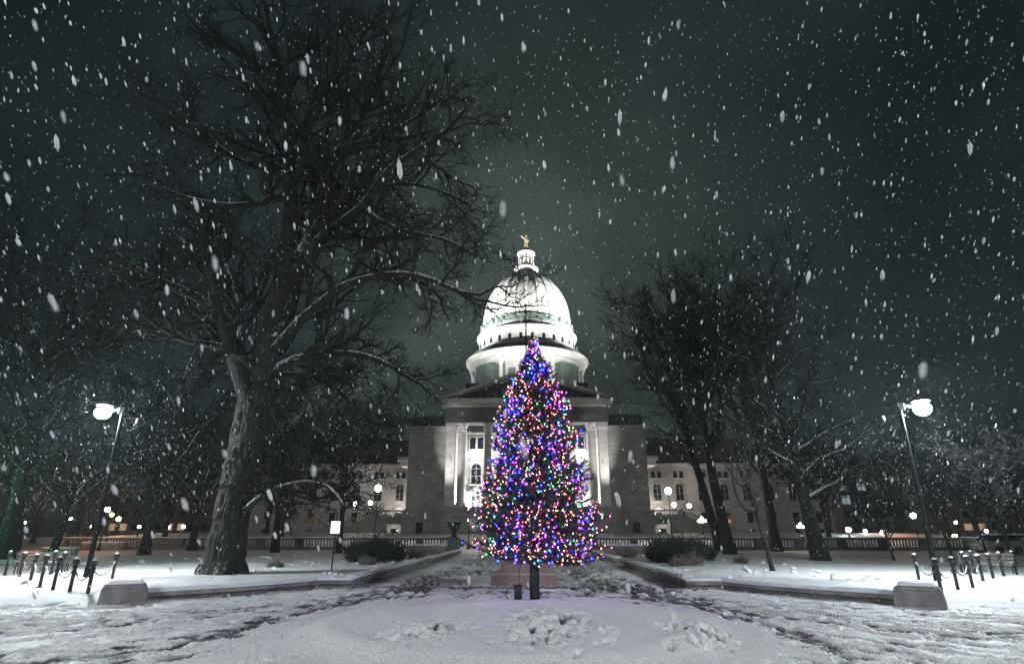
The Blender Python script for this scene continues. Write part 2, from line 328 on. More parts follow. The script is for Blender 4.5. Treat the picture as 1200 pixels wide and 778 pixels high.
# kicked-up snow on the mound
for cx, cy, rx, ry, am in ((-1.25, 9.9, .62, 1.0, .17), (.75, 10.2, 1.0, 1.7, .16), (3.0, 9.9, .5, 1.1, .18)):
    q = ((XX - cx) / rx) ** 2 + ((YY - cy) / ry) ** 2; m = near & (q < 3)
    k = np.exp(-q ** 2 * 1.2) * m; n = np.abs(fbm(XX * 4.2 + cy, YY * 3.0, 3, 21) - .5) * 3.6; lump = smooth(.62, .8, vnoise(XX * 9, YY * 7.0, 33))
    ZZ += k * am * .55 * (.45 - n) + k * .035 * lump; bare = np.maximum(bare, k * .75 * smooth(.5, .95, n))
dep[:] = 0; rimh[:] = 0                    # boot prints pressed into the mound's snow
for cx, cy, rx, ry, nn in ((-1.25, 9.9, .75, 1.2, 30), (.75, 10.3, 1.2, 1.9, 70), (3.0, 9.9, .6, 1.3, 30)):
    for j in range(nn):
        a = rng.normal(.9, .5); stamp(cx + rng.normal() * rx * .5, cy + rng.normal() * ry * .5, a, rng.uniform(.13, .17), rng.uniform(.055, .075), rng.uniform(.06, .10), rng.uniform(.25, .75), rim=.55)
ZZ += rimh * np.clip(1 - dep / .02, 0, 1) - dep
# the fir's shadow, painted dark on the snow round its foot
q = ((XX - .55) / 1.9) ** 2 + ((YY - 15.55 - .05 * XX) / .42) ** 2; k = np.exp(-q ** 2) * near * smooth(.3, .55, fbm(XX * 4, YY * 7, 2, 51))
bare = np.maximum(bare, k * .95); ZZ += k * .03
# trodden, half cleared walks: across the lawns and the path
wk = np.exp(-((YY - (32 + .02 * np.abs(XX))) / 1.1) ** 4) * (np.abs(XX) > 12)
wk = np.maximum(wk, .8 * np.exp(-((YY - 46) / 2.2) ** 4) * (np.abs(XX) > 22))
pathm = (np.abs(XX) < 4.9) * smooth(18, 20, YY) * (1 - smooth(62, 64, YY))
tread = np.maximum(.55 * wk * (.6 + .4 * vnoise(XX * .7, YY * .7, 8)), .42 * pathm * smooth(.3, .6, fbm(XX * 1.2, YY * .8, 3, 14)))
q = ((XX) / 6) ** 2 + ((YY - 19.6) / .35) ** 2; tread = np.maximum(tread, .75 * np.exp(-q ** 2) * near)
bare = np.clip(np.maximum(bare, tread), 0, 1)
nx, ny = XX.shape
idx = np.arange(nx * ny).reshape(nx, ny)
Q = np.stack([idx[:-1, :-1], idx[1:, :-1], idx[1:, 1:], idx[:-1, 1:]], -1).reshape(-1, 4)
gm = bpy.data.materials.new('trodden_snow'); gm.use_nodes = True; t = gm.node_tree; b = t.nodes['Principled BSDF']
at = t.nodes.new('ShaderNodeAttribute'); at.attribute_name = 'bare'; co = t.nodes.new('ShaderNodeTexCoord')  # mixes bared ground and painted shadow into the snow colour
def tn(sc, det=4):
    n = t.nodes.new('ShaderNodeTexNoise'); n.inputs['Scale'].default_value = sc; n.inputs['Detail'].default_value = det; t.links.new(co.outputs['Object'], n.inputs['Vector']); return n
n1 = tn(1.3); n2 = tn(60, 3); n3 = tn(14, 4)
mx = t.nodes.new('ShaderNodeMix'); mx.data_type = 'RGBA'; mx.inputs['A'].default_value = (.87, .87, .865, 1); mx.inputs['B'].default_value = (.74, .745, .75, 1); t.links.new(n1.outputs[0], mx.inputs['Factor'])
mb = t.nodes.new('ShaderNodeMath'); mb.operation = 'MULTIPLY_ADD'; t.links.new(n3.outputs[0], mb.inputs[0]); mb.inputs[1].default_value = .6; mb.inputs[2].default_value = -.33
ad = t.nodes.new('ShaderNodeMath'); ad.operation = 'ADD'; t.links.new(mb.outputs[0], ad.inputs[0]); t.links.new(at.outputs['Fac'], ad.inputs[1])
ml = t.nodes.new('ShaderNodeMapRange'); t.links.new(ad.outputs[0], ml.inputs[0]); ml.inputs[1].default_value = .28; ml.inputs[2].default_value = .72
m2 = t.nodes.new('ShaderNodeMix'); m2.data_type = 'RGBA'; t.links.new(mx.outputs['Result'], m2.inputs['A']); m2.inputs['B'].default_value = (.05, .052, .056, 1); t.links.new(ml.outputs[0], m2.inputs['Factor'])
n4 = tn(38, 2); gr = t.nodes.new('ShaderNodeMapRange'); t.links.new(n4.outputs[0], gr.inputs[0]); gr.inputs[1].default_value = .3; gr.inputs[2].default_value = .72; gr.inputs[3].default_value = .72; gr.inputs[4].default_value = 1.12
gs = t.nodes.new('ShaderNodeVectorMath'); gs.operation = 'SCALE'; t.links.new(m2.outputs['Result'], gs.inputs[0]); t.links.new(gr.outputs[0], gs.inputs['Scale'])
t.links.new(gs.outputs[0], b.inputs['Base Color']); b.inputs['Roughness'].default_value = .55
bp = t.nodes.new('ShaderNodeBump'); bp.inputs['Strength'].default_value = .8; bp.inputs['Distance'].default_value = .02; t.links.new(n2.outputs[0], bp.inputs['Height'])
bp2 = t.nodes.new('ShaderNodeBump'); bp2.inputs['Strength'].default_value = .5; bp2.inputs['Distance'].default_value = .04; t.links.new(n3.outputs[0], bp2.inputs['Height']); t.links.new(bp.outputs[0], bp2.inputs['Normal'])
t.links.new(bp2.outputs[0], b.inputs['Normal'])
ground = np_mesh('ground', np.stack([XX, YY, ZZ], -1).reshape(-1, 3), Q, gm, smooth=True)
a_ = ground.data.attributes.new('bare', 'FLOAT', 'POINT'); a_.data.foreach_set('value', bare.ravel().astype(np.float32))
tag(ground, kind='structure')
def gz(x, y): return float(base_height(np.array([float(x)]), np.array([float(y)]))[0])

# ------------------------------------------------------------------ haze: falling snow greys the far things
hz = MB().box(-190, 190, -25, 215, -1.2, 100).build('haze', 'snow')
hm = bpy.data.materials.new('snow_haze'); hm.use_nodes = True; ht = hm.node_tree; ht.nodes.clear()
ho = ht.nodes.new('ShaderNodeOutputMaterial'); hv = ht.nodes.new('ShaderNodeVolumePrincipled'); hv.inputs['Density'].default_value = .0006; hv.inputs['Anisotropy'].default_value = .35
hv.inputs['Color'].default_value = (.78, .95, .97, 1); ht.links.new(hv.outputs[0], ho.inputs['Volume'])
hz.data.materials.clear(); hz.data.materials.append(hm); tag(hz, kind='stuff')

# ------------------------------------------------------------------ the capitol
cap = empty('capitol', (0, 90, 1.0))
tag(cap, 'domed stone capitol with a columned portico, its floodlit white dome above the fir', 'capitol')
C0 = Vector((0, 90, 1.0))
def cb(m, name, mat, smooth=False, parent=None, bevel=0):     # build in world coordinates, shift under the capitol
    m.v = [(x - C0.x, y - C0.y, z - C0.z) for x, y, z in m.v]
    return m.build(name, mat, parent or cap, smooth, bevel)
def window(x, y, z0, z1, w, arch=False, lit=False, hood=None, mull=True, mat='marble'):
    fr = MB(); d0, d1 = y - .22, y + .05; t_ = .16 if w > 1 else .12
    fr.box(x - w / 2 - t_, x - w / 2, d0, d1, z0 - .1, z1); fr.box(x + w / 2, x + w / 2 + t_, d0, d1, z0 - .1, z1); fr.box(x - w / 2 - t_ - .08, x + w / 2 + t_ + .08, d0 - .12, d1, z0 - .32, z0 - .1)
    if arch:
        n = 10; r0, r1 = w / 2, w / 2 + t_
        for i in range(n):
            a0, a1 = PI * i / n, PI * (i + 1) / n
            fr.prism([(x + r0 * math.cos(a0), z1 + r0 * math.sin(a0)), (x + r1 * math.cos(a0), z1 + r1 * math.sin(a0)), (x + r1 * math.cos(a1), z1 + r1 * math.sin(a1)), (x + r0 * math.cos(a1), z1 + r0 * math.sin(a1))], d0, d1)
        fr.box(x - .16, x + .16, d0 - .08, d1, z1 + r0 - .05, z1 + r0 + .5)
    else: fr.box(x - w / 2 - t_, x + w / 2 + t_, d0, d1, z1, z1 + t_)
    if hood == 'gable': fr.prism([(x - w / 2 - .5, z1 + .5), (x + w / 2 + .5, z1 + .5), (x, z1 + 1.15)], d0 - .35, d1); fr.box(x - w / 2 - .55, x + w / 2 + .55, d0 - .4, d1, z1 + .33, z1 + .5)
    f = cb(fr, 'window', mat)
    p = MB()
    if arch: p.prism([(x - w / 2, z0 - .1), (x + w / 2, z0 - .1)] + [(x + w / 2 * math.cos(PI * i / 10), z1 + w / 2 * math.sin(PI * i / 10)) for i in range(11)], y - .03, y + .04)
    else: p.box(x - w / 2, x + w / 2, y - .03, y + .04, z0 - .1, z1)
    p.v = [(a - C0.x, b_ - C0.y, c - C0.z) for a, b_, c in p.v]; p.build('pane', 'litglass' if lit else 'glass', f)
    if mull:
        q = MB(); q.box(x - .035, x + .035, y - .08, y - .035, z0 - .1, z1 + (w / 2 if arch else 0)); 
        nb = max(1, int((z1 - z0) / .9))
        for i in range(1, nb + 1): zz = z0 + (z1 - z0) * i / (nb + (0 if arch else 1)); q.box(x - w / 2, x + w / 2, y - .075, y - .04, zz - .03, zz + .03)
        q.v = [(a - C0.x, b_ - C0.y, c - C0.z) for a, b_, c in q.v]; q.build('sash', 'marble', f)
# ground storeys and pylons
m = MB(); m.box(-12.6, 12.6, 92.9, 150, .3, 17.8); cb(m, 'portico_wall', 'marble')
m = MB(); m.box(-12.9, 12.9, 88.6, 92.9, .3, 5.0); m.box(-13.1, 13.1, 88.4, 92.9, 5.0, 5.3); cb(m, 'portico_base', 'granite_base')
for s in (-1, 1):
    a, c = sorted((s * 12.45, s * 18.35))
    m = MB(); m.box(a, c, 90.2, 150, 4.75, 16.8); cb(m, 'pylon', 'granite')
    a2, c2 = sorted((s * 12.9, s * 18.75)); m = MB(); m.box(a2, c2, 89.8, 150, .3, 4.5); m.box(a2 - .1, c2 + .1, 89.65, 150, 4.5, 4.75); cb(m, 'pylon_base', 'granite_base')
    a3, c3 = sorted((s * 12.45, s * 18.7)); m = MB(); m.box(a3, c3, 89.9, 150, 16.8, 17.1); m.box(a3, c3 + .25 if s > 0 else c3, 89.6, 150.2, 17.1, 17.4)
    if s < 0: m.box(a3 - .25, a3, 89.6, 150.2, 17.1, 17.4)
    cb(m, 'pylon_cornice', 'granite')
    a4, c4 = sorted((s * 12.6, s * 18.1)); m = MB()
    m.box(a4, c4, 90.6, 91.0, 17.4, 17.75); m.box(a4, c4, 90.55, 91.05, 18.85, 19.2)
    for (p, q) in ((a4, a4 + .9), (c4 - .9, c4), ((a4 + c4) / 2 - .5, (a4 + c4) / 2 + .5)): m.box(p, q, 90.62, 90.98, 17.75, 18.85)
    m.box(c4 - .4 if s > 0 else a4, c4 if s > 0 else a4 + .4, 91.0, 149, 17.4, 19.2)
    for k in range(14):
        xx = a4 + 1.0 + (c4 - a4 - 2) * k / 13; m.lathe([(.08, 0), (.13, .3), (.07, .8), (.11, 1.1)], (xx, 90.8, 17.75), 6)
    cb(m, 'roof_parapet', 'roof')
    xw = s * 16.0
    window(xw, 89.8, 1.6, 3.1, 1.1, mull=False, mat='granite_base')
# dark backing behind the parapets so that roofs read as masses
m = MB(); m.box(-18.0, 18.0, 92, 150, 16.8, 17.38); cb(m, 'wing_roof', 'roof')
# antae and columns
for s in (-1, 1):
    m = MB(); x0, x1 = sorted((s * 11.0, s * 12.4)); m.box(x0, x1, 89.2, 92.9, 5.3, 16.7); m.box(x0 - .1, x1 + .1, 89.1, 92.9, 5.3, 5.7); m.box(x0 - .06, x1 + .06, 89.12, 92.9, 16.7, 17.0); m.box(x0 - .15, x1 + .15, 89.0, 92.9, 17.0, 17.8); cb(m, 'pilaster', 'marble', bevel=.03)
fl = []
def column_bm(x, y, z0, z1, r, capital=True, n=20):
    m = MB(); h = z1 - z0; ch = 1.5 * r * 1.3 if capital else .3
    m.box(x - r * 1.35, x + r * 1.35, y - r * 1.35, y + r * 1.35, z0, z0 + .25)
    m.lathe([(r * 1.3, .25), (r * 1.32, .38), (r * 1.12, .46), (r * 1.2, .56), (r, .66), (r * 1.0, h * .35), (r * .97, h * .6), (r * .86, h - ch), (r * .95, h - ch + .06), (r * .86, h - ch + .12), (r * .95, h - ch * .6), (r * 1.3, h - .28), (r * 1.3, h - .2)], (x, y, z0), n)
    if capital:
        for k in range(8):
            a = 2 * PI * k / 8
            for zz, rr in ((h - ch * .75, r * .95), (h - ch * .42, r * 1.1)):
                aa = a + (0 if zz > h - ch * .5 else PI / 8); m.add([(x + rr * math.cos(aa - .22), y + rr * math.sin(aa - .22), z0 + zz - ch * .22), (x + rr * math.cos(aa + .22), y + rr * math.sin(aa + .22), z0 + zz - ch * .22), (x + rr * 1.22 * math.cos(aa + .12), y + rr * 1.22 * math.sin(aa + .12), z0 + zz + ch * .1), (x + rr * 1.22 * math.cos(aa - .12), y + rr * 1.22 * math.sin(aa - .12), z0 + zz + ch * .1)], [(0, 1, 2, 3), (3, 2, 1, 0)])
    m.box(x - r * 1.3, x + r * 1.3, y - r * 1.3, y + r * 1.3, z1 - .2, z1)
    return m
for x in (-10.1, -6.06, -2.02, 2.02, 6.06, 10.1):
    cb(column_bm(x * .985, 89.8, 5.3, 17.8, .66), 'column', 'granite' if False else 'marble', smooth=True)
# bays
for k in range(5):
    x = -8.0 + 4.0 * k
    w_ = 2.5 if True else 0
    if abs(x) < 9:
        for dx in (-.62, .62): window(x + dx, 92.9, 14.3, 16.1, .95, mull=False)
        m = MB(); m.box(x - 1.45, x + 1.45, 92.45, 92.9, 13.55, 13.8); m.box(x - 1.4, x + 1.4, 92.6, 92.9, 16.6, 16.85)
        for j in range(9):
            a = PI * (j / 8); m.ball((x + 1.0 * math.cos(a), 92.75, 12.7 + .45 * math.sin(a) - .1), .17, n=6, m=4)
        cb(m, 'ornament_band', 'marble')
        window(x, 92.9, 8.9, 11.2, 1.55, arch=True)
        window(x, 92.9, 5.4, 7.1, 1.35, lit=False, hood='gable')
        if k in (0, 1, 3, 4): window(x, 88.6, 1.9, 3.5, 1.2, mull=True, mat='granite_base')
# entablature with dentils; a darker stone colour stands in for its shade
m = MB(); m.box(-12.7, 12.7, 89.0, 150, 17.82, 18.9); m.box(-12.75, 12.75, 88.9, 150, 18.9, 20.2); cb(m, 'entablature', 'balstone')
m = MB(); m.box(-13.0, 13.0, 88.75, 150, 20.2, 20.45)
for k in range(52):
    x = -12.9 + 25.8 * k / 51; m.box(x - .14, x + .14, 88.3, 88.75, 20.45, 20.8)
m.box(-13.2, 13.2, 88.75, 150, 20.45, 20.8); m.box(-13.5, 13.5, 88.0, 150, 20.8, 21.1); m.box(-13.7, 13.7, 87.8, 150, 21.1, 21.4)
cb(m, 'cornice', 'marble')
m = MB(); m.prism([(-11.6, 21.4), (11.6, 21.4), (0, 25.5)], 89.4, 150); cb(m, 'pediment', 'roof')
m = MB()
for s in (-1, 1): m.prism([(s * 13.0, 21.4), (s * 13.0, 21.75), (0, 26.25), (0, 25.7)][::s], 88.2, 90.0)
cb(m, 'raking_cornice', 'marble')
for k in range(15):                         # figures carved in the gable
    x = -8.4 + 1.2 * k; hgt = (25.2 - 21.4) * (1 - abs(x) / 11.6) * .72
    cb(MB().lathe([(.3, 0), (.38, hgt * .3), (.25, hgt * .62), (.12, hgt * .72), (.2, hgt * .85), (.05, hgt)], (x, 89.3, 21.42), 7), 'carved_figure', 'patina', smooth=True)
m = MB(); m.box(-11.9, 11.9, 94, 140, 21.4, 24.0); m.box(-10.2, 10.2, 93.6, 141, 24.0, 25.2); cb(m, 'attic', 'roof')
m = MB(); m.tube([(0, 98, 25.2), (0, 98, 40.6)], [.17, .11], 8); m.ball((0, 98, 40.8), .3); cb(m, 'flagpole', 'black', smooth=True)
# central mass, drum, dome
m = MB(); m.box(-19, 19, 136, 178, 1, 26); cb(m, 'central_block', 'granite')
DC = (0, 156)
def lathe_c(prof, n=64): 
    return MB().lathe(prof, (DC[0], DC[1], 0), n)
cb(lathe_c([(17, 25), (17, 30), (16.3, 30.4), (16.3, 36)]), 'drum_base', 'dome', smooth=True)
cb(lathe_c([(13.1, 36), (13.1, 44)]), 'drum_wall', 'dome', smooth=True)
cb(lathe_c([(15.9, 43.4), (15.9, 44.1), (16.1, 44.15), (16.1, 44.9), (16.4, 45.1), (17.0, 45.7), (17.1, 46.3), (16.9, 46.5), (14.4, 46.6)]), 'drum_cornice', 'dome', smooth=True)
m = lathe_c([(15.4, 46.6), (15.4, 46.9), (15.25, 46.9), (15.25, 47.7), (15.4, 47.7), (15.4, 48.0), (14.0, 48.05)]); cb(m, 'drum_parapet', 'patina', smooth=True)
for q in range(4):
    base_a = PI / 2 * q
    for da in (-26, -9, 9, 26):
        a = base_a + R(da); cb(column_bm(15.0 * math.cos(a), 156 + 15.0 * math.sin(a), 36, 43.4, .55, n=14), 'drum_column', 'dome', smooth=True)
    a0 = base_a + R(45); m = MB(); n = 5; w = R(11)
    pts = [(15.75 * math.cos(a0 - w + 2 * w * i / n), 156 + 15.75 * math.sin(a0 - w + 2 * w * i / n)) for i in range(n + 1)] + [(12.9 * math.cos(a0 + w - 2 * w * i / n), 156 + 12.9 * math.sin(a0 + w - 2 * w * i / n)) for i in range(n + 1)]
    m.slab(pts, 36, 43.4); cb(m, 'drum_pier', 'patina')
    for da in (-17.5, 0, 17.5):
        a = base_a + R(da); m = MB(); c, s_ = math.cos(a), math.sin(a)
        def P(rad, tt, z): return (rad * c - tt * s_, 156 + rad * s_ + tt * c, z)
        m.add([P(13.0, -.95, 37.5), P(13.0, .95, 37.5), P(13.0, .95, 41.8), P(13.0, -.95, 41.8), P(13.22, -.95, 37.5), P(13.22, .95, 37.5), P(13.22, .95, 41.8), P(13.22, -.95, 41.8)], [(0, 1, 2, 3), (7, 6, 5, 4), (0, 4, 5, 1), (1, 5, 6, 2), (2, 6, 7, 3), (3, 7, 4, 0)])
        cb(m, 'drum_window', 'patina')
cb(lathe_c([(13.7, 48.0), (13.7, 48.6), (13.5, 48.7), (13.5, 52.0), (13.8, 52.2), (14.15, 52.9), (14.15, 53.4), (13.2, 53.5), (12.9, 54.4), (12.9, 55.6)]), 'attic_drum', 'dome', smooth=True)
m = MB()
for k in range(28):
    a = 2 * PI * (k + .5) / 28; c, s_ = math.cos(a), math.sin(a)
    def P(rad, tt, z): return (rad * c - tt * s_, 156 + rad * s_ + tt * c, z)
    w = MB().add([P(13.3, -.42, 49.6), P(13.3, .42, 49.6), P(13.3, .42, 51.1), P(13.3, -.42, 51.1), P(13.58, -.42, 49.6), P(13.58, .42, 49.6), P(13.58, .42, 51.1), P(13.58, -.42, 51.1)], [(0, 1, 2, 3), (7, 6, 5, 4), (0, 4, 5, 1), (1, 5, 6, 2), (2, 6, 7, 3), (3, 7, 4, 0)])
    if s_ < .35: cb(w, 'attic_window', 'glass')
m = lathe_c([(13.0, 55.0), (13.0, 55.5), (12.75, 55.6), (12.75, 56.6), (12.95, 56.7), (12.95, 56.95), (12.2, 57.0)])
for k in range(24):
    a = 2 * PI * k / 24; m.lathe([(.5, 0), (.5, 1.0), (.3, 1.2)], (12.9 * math.cos(a), 156 + 12.9 * math.sin(a), 55.5), 6)
cb(m, 'dome_base_ring', 'patina', smooth=True)
prof = [(12.45 * math.cos(t_), 56.9 + 17.0 * math.sin(t_)) for t_ in np.linspace(0, math.acos(3.3 / 12.45), 22)]
cb(lathe_c(prof, 96), 'dome', 'dome', smooth=True)
m = MB()
for k in range(24):
    a = 2 * PI * k / 24; m.tube([((r_ + .03) * math.cos(a), 156 + (r_ + .03) * math.sin(a), z_) for r_, z_ in prof], [.22 * (.35 + .65 * r_ / 12.45) for r_, z_ in prof], 5)
cb(m, 'dome_ribs', 'dome', smooth=True)
cb(lathe_c([(3.9, 72.9), (3.9, 73.4), (3.3, 73.6), (3.3, 75.0), (3.6, 75.1), (3.6, 75.5), (2.9, 75.8)], 32), 'lantern_base', 'dome', smooth=True)
m = lathe_c([(1.7, 75.6), (1.7, 80.2)], 24)
for k in range(12): a = 2 * PI * (k + .5) / 12; m.lathe([(.28, 0), (.24, .2), (.22, 4.1), (.3, 4.4)], (2.15 * math.cos(a), 156 + 2.15 * math.sin(a), 75.7), 8)
cb(m, 'lantern', 'dome', smooth=True)
cb(lathe_c([(2.5, 80.0), (2.7, 80.4), (2.7, 80.7), (1.6, 80.9)], 32), 'lantern_cornice', 'dome', smooth=True)
cb(lathe_c([(1.3, 80.9), (1.35, 81.3), (1.1, 81.9), (.6, 82.4), (.6, 82.6)], 24), 'lantern_cap', 'patina', smooth=True)
st = MB(); Sx, Sy, Sz = 0, 156, 82.6       # draped standing figure, one arm stretched out
st.lathe([(.62, 0), (.66, .4), (.52, 1.2), (.44, 2.0), (.5, 2.5), (.55, 3.0), (.42, 3.35), (.18, 3.5), (.17, 3.65), (.27, 3.85), (.28, 4.1), (.16, 4.35), (.04, 4.6)], (Sx, Sy, Sz), 12)
st.tube([(Sx - .35, Sy, Sz + 3.2), (Sx - .95, Sy - .1, Sz + 3.6), (Sx - 1.5, Sy - .15, Sz + 4.15)], [.17, .13, .09], 7); st.tube([(Sx + .4, Sy, Sz + 3.2), (Sx + .75, Sy - .15, Sz + 2.6), (Sx + .62, Sy - .4, Sz + 2.1)], [.17, .14, .1], 7); st.ball((Sx + .62, Sy - .45, Sz + 2.1), .25, n=8, m=6)
cb(st, 'statue', 'gold', smooth=True)
# the side ranges
for s in (-1, 1):
    X = lambda v: s * v
    def bx(m, a, c, *r): a, c = sorted((s * a, s * c)); m.box(a, c, *r)
    m = MB(); bx(m, 18.3, 60, 118, 150, .5, 14.3); cb(m, 'side_range_wall', 'marble')
    m = MB(); bx(m, 18.3, 60.6, 117.5, 150, 14.3, 14.7); bx(m, 18.3, 60.3, 117.8, 150, 6.55, 6.8); cb(m, 'side_range_cornice', 'marble')
    m = MB(); bx(m, 18.3, 59, 120, 150, 14.7, 19.3); bx(m, 18.3, 59.5, 119.5, 150.5, 19.3, 19.8); cb(m, 'side_range_roof', 'roof')
    for k in range(8):
        xc = X(25.4 + 4.35 * k)
        for dx in (-.6, .6): window(xc + dx, 118, 12.0, 13.1, .8, mull=False)
        window(xc, 118, 7.7, 10.0, 1.5, arch=True, mull=True); window(xc, 118, 3.6, 5.4, 1.25, hood='gable' if k < 3 else None, mull=False); window(xc, 118, 1.3, 2.3, 1.2, mull=False)
    for (x, y) in ((20.3, 106.5), (21.2, 110), (22.1, 113.5)):
        cb(column_bm(X(x), y, 4.6, 13.0, .55, n=14), 'side_column', 'marble', smooth=True)
    m = MB(); bx(m, 18.35, 22.9, 105.4, 118, 13.0, 14.0); bx(m, 18.35, 23.3, 105.0, 118, 14.0, 14.6); cb(m, 'side_portico_entablature', 'marble')
    # terrace and great stair
    m = MB(); bx(m, 18.8, 24.5, 98, 118, .3, 4.2); m.prism([(X(24.5), .3), (X(35.5), .3), (X(35.5), .7), (X(24.5), 4.2)][::s], 98, 104); cb(m, 'terrace', 'granite_base')
    m = MB(); m.prism([(X(24.5), 4.9), (X(24.5), 5.15), (X(35.5), 1.65), (X(35.5), 1.4)][::s], 97.7, 98.1); m.prism([(X(24.5), 4.2), (X(24.5), 4.4), (X(35.5), .9), (X(35.5), .7)][::s], 97.7, 98.1)
    bx(m, 18.8, 24.5, 97.7, 98.1, 4.2, 4.4); bx(m, 18.8, 24.5, 97.7, 98.1, 4.95, 5.15)
    for k in range(40):
        xx = 19.1 + 16.2 * k / 39; zz = 4.3 if xx < 24.5 else 4.3 - (xx - 24.5) * .318; m.lathe([(.07, 0), (.11, .2), (.06, .5), (.09, .7)], (X(xx), 97.9, zz), 6)
    for xx in (24.6, 30, 35.4): zz = 4.2 - max(0, xx - 24.5) * .318; bx(m, xx - .3, xx + .3, 97.5, 98.3, zz, zz + 1.1)
    cb(m, 'stair_balustrade', 'granite')
    m = MB(); x0, x1 = sorted((X(20.2), X(22.6)))          # pale arched doorway under the terrace
    m.box(x0, x0 + .55, 97.2, 98, .8, 2.3); m.box(x1 - .55, x1, 97.2, 98, .8, 2.3); m.box(x0, x1, 97.2, 98, 2.3, 2.8); m.box(x0 - .15, x1 + .15, 97.0, 98, 2.8, 2.95)
    d = cb(m, 'doorway', 'marble'); p = MB(); p.box(x0 + .55, x1 - .55, 97.85, 97.95, .8, 2.3); p.v = [(a - C0.x, b_ - C0.y, c - C0.z) for a, b_, c in p.v]; p.build('door', 'glass', d)

# ------------------------------------------------------------------ floodlights of the capitol (bare unseen lights without fixtures, set about its roofs, portico and front)
def spot(loc, target, power, angle=90, col=(1, .97, .92), rad=.3, name='floodlight'):
    l = bpy.data.lights.new(name, 'SPOT'); l.energy = power; l.spot_size = R(angle); l.spot_blend = 1.0; l.shadow_soft_size = rad; l.color = col
    o = bpy.data.objects.new(name, l); COL.objects.link(o); o.location = loc; o.rotation_euler = (Vector(target) - Vector(loc)).to_track_quat('-Z', 'Y').to_euler(); return o
def point(loc, power, col=(1, .9, .78), rad=.1, name='lamp_light'):
    l = bpy.data.lights.new(name, 'POINT'); l.energy = power; l.shadow_soft_size = rad; l.color = col
    o = bpy.data.objects.new(name, l); COL.objects.link(o); o.location = loc; return o
for sx in (-1, 1):
    spot((sx * 12, 122, 27.0), (sx * 3, 147, 66), 62000, 62, rad=.6)
    spot((sx * 56, 122, 20.6), (0, 155, 74), 1350000, 26, rad=.5); spot((sx * 7, 128, 27.2), (sx * 2, 146, 48), 5000, 95, rad=.6)
    spot((sx * 38, 158, 27), (0, 156, 60), 30000, 75, rad=.6)
for k in range(5):
    x = -8.0 + 4.0 * k
    if abs(x) > 1: point((x, 91.2, 13.4), 420, (1, .95, .92), .1, 'portico_light'); point((x, 91.4, 5.9), 1700 if x < 0 else 1000, (1, .95, .92), .12, 'portico_light')
for s in (-1, 1):
    spot((s * 12.6, 84.3, 1.6), (s * 11.5, 89.4, 13.5), 15000, 27, (1, .95, .9), .2, 'facade_light')
    spot((s * 19.4, 104.4, 4.6), (s * 21.6, 111, 10), 5200, 110, (1, .86, .78), .2, 'portico_light')
    point((s * 24.5, 114.5, 5.2), 650, (1, .87, .78), .2, 'terrace_light')
    point((s * 21.4, 96.2, 2.0), 25, (1, .95, .85), .1, 'door_light')

# ------------------------------------------------------------------ trees
def tubes(P, Rd, S):
    N, K, _ = P.shape
    T = np.empty_like(P); T[:, 1:-1] = P[:, 2:] - P[:, :-2]; T[:, 0] = P[:, 1] - P[:, 0]; T[:, -1] = P[:, -1] - P[:, -2]
    T /= np.linalg.norm(T, axis=-1, keepdims=True) + 1e-9
    mt = T.mean(1); ref = np.where(np.abs(mt[:, 2:3]) < .8, np.array([[0, 0, 1.]]), np.array([[1., 0, 0]]))[:, None, :]
    U = np.cross(T, ref); U /= np.linalg.norm(U, axis=-1, keepdims=True) + 1e-9; Vv = np.cross(T, U)
    an = np.arange(S) * 2 * PI / S
    V = P[:, :, None] + Rd[:, :, None, None] * (U[:, :, None] * np.cos(an)[None, None, :, None] + Vv[:, :, None] * np.sin(an)[None, None, :, None])
    ix = np.arange(N * K * S).reshape(N, K, S); nx_ = np.roll(ix, -1, 2)
    Q = np.stack([ix[:, :-1], nx_[:, :-1], nx_[:, 1:], ix[:, 1:]], -1).reshape(-1, 4)
    return V.reshape(-1, 3), Q
def grow(P, Rd, per, ln, r, ang=(.5, 1.0), t0=.2, up=.15, K=5, wob=.12, rmin=.006, fall=.6, droop=0):
    """children of every polyline in P; ln = length as a share of the parent's, r = radius as a share of the parent's at that point"""
    N, Kp, _ = P.shape; i = np.repeat(np.arange(N), per); n = len(i)
    t = t0 + (1 - t0) * ((np.tile(np.arange(per), N) + rng.uniform(0, 1, n)) / per) * .98
    f = t * (Kp - 1); a = np.minimum(f.astype(int), Kp - 2); w = (f - a)[:, None]
    p = P[i, a] * (1 - w) + P[i, a + 1] * w; rr = Rd[i, a] * (1 - w[:, 0]) + Rd[i, a + 1] * w[:, 0]
    tg = P[i, a + 1] - P[i, a]; tg /= np.linalg.norm(tg, axis=1, keepdims=True) + 1e-9
    q = rng.normal(size=(n, 3)); q -= (q * tg).sum(1, keepdims=True) * tg; q /= np.linalg.norm(q, axis=1, keepdims=True)
    an = rng.uniform(ang[0], ang[1], n)[:, None]; d = tg * np.cos(an) + q * np.sin(an); d[:, 2] += up; d /= np.linalg.norm(d, axis=1, keepdims=True)
    L = np.linalg.norm(np.diff(P, axis=1), axis=-1).sum(1)[i] * ln * rng.uniform(.6, 1.25, n) * (1 - fall * t)
    out = np.empty((n, K, 3)); out[:, 0] = p
    for k in range(1, K):
        out[:, k] = out[:, k - 1] + d * (L / (K - 1))[:, None]
        d = d + rng.normal(0, wob, (n, 3)); d[:, 2] += up * .35 - droop * k / K; d /= np.linalg.norm(d, axis=1, keepdims=True)
    r0 = np.maximum(rr * r, rmin * 1.15); R2 = r0[:, None] * np.linspace(1, .35, K)[None]; R2 = np.maximum(R2, rmin)
    return out, R2
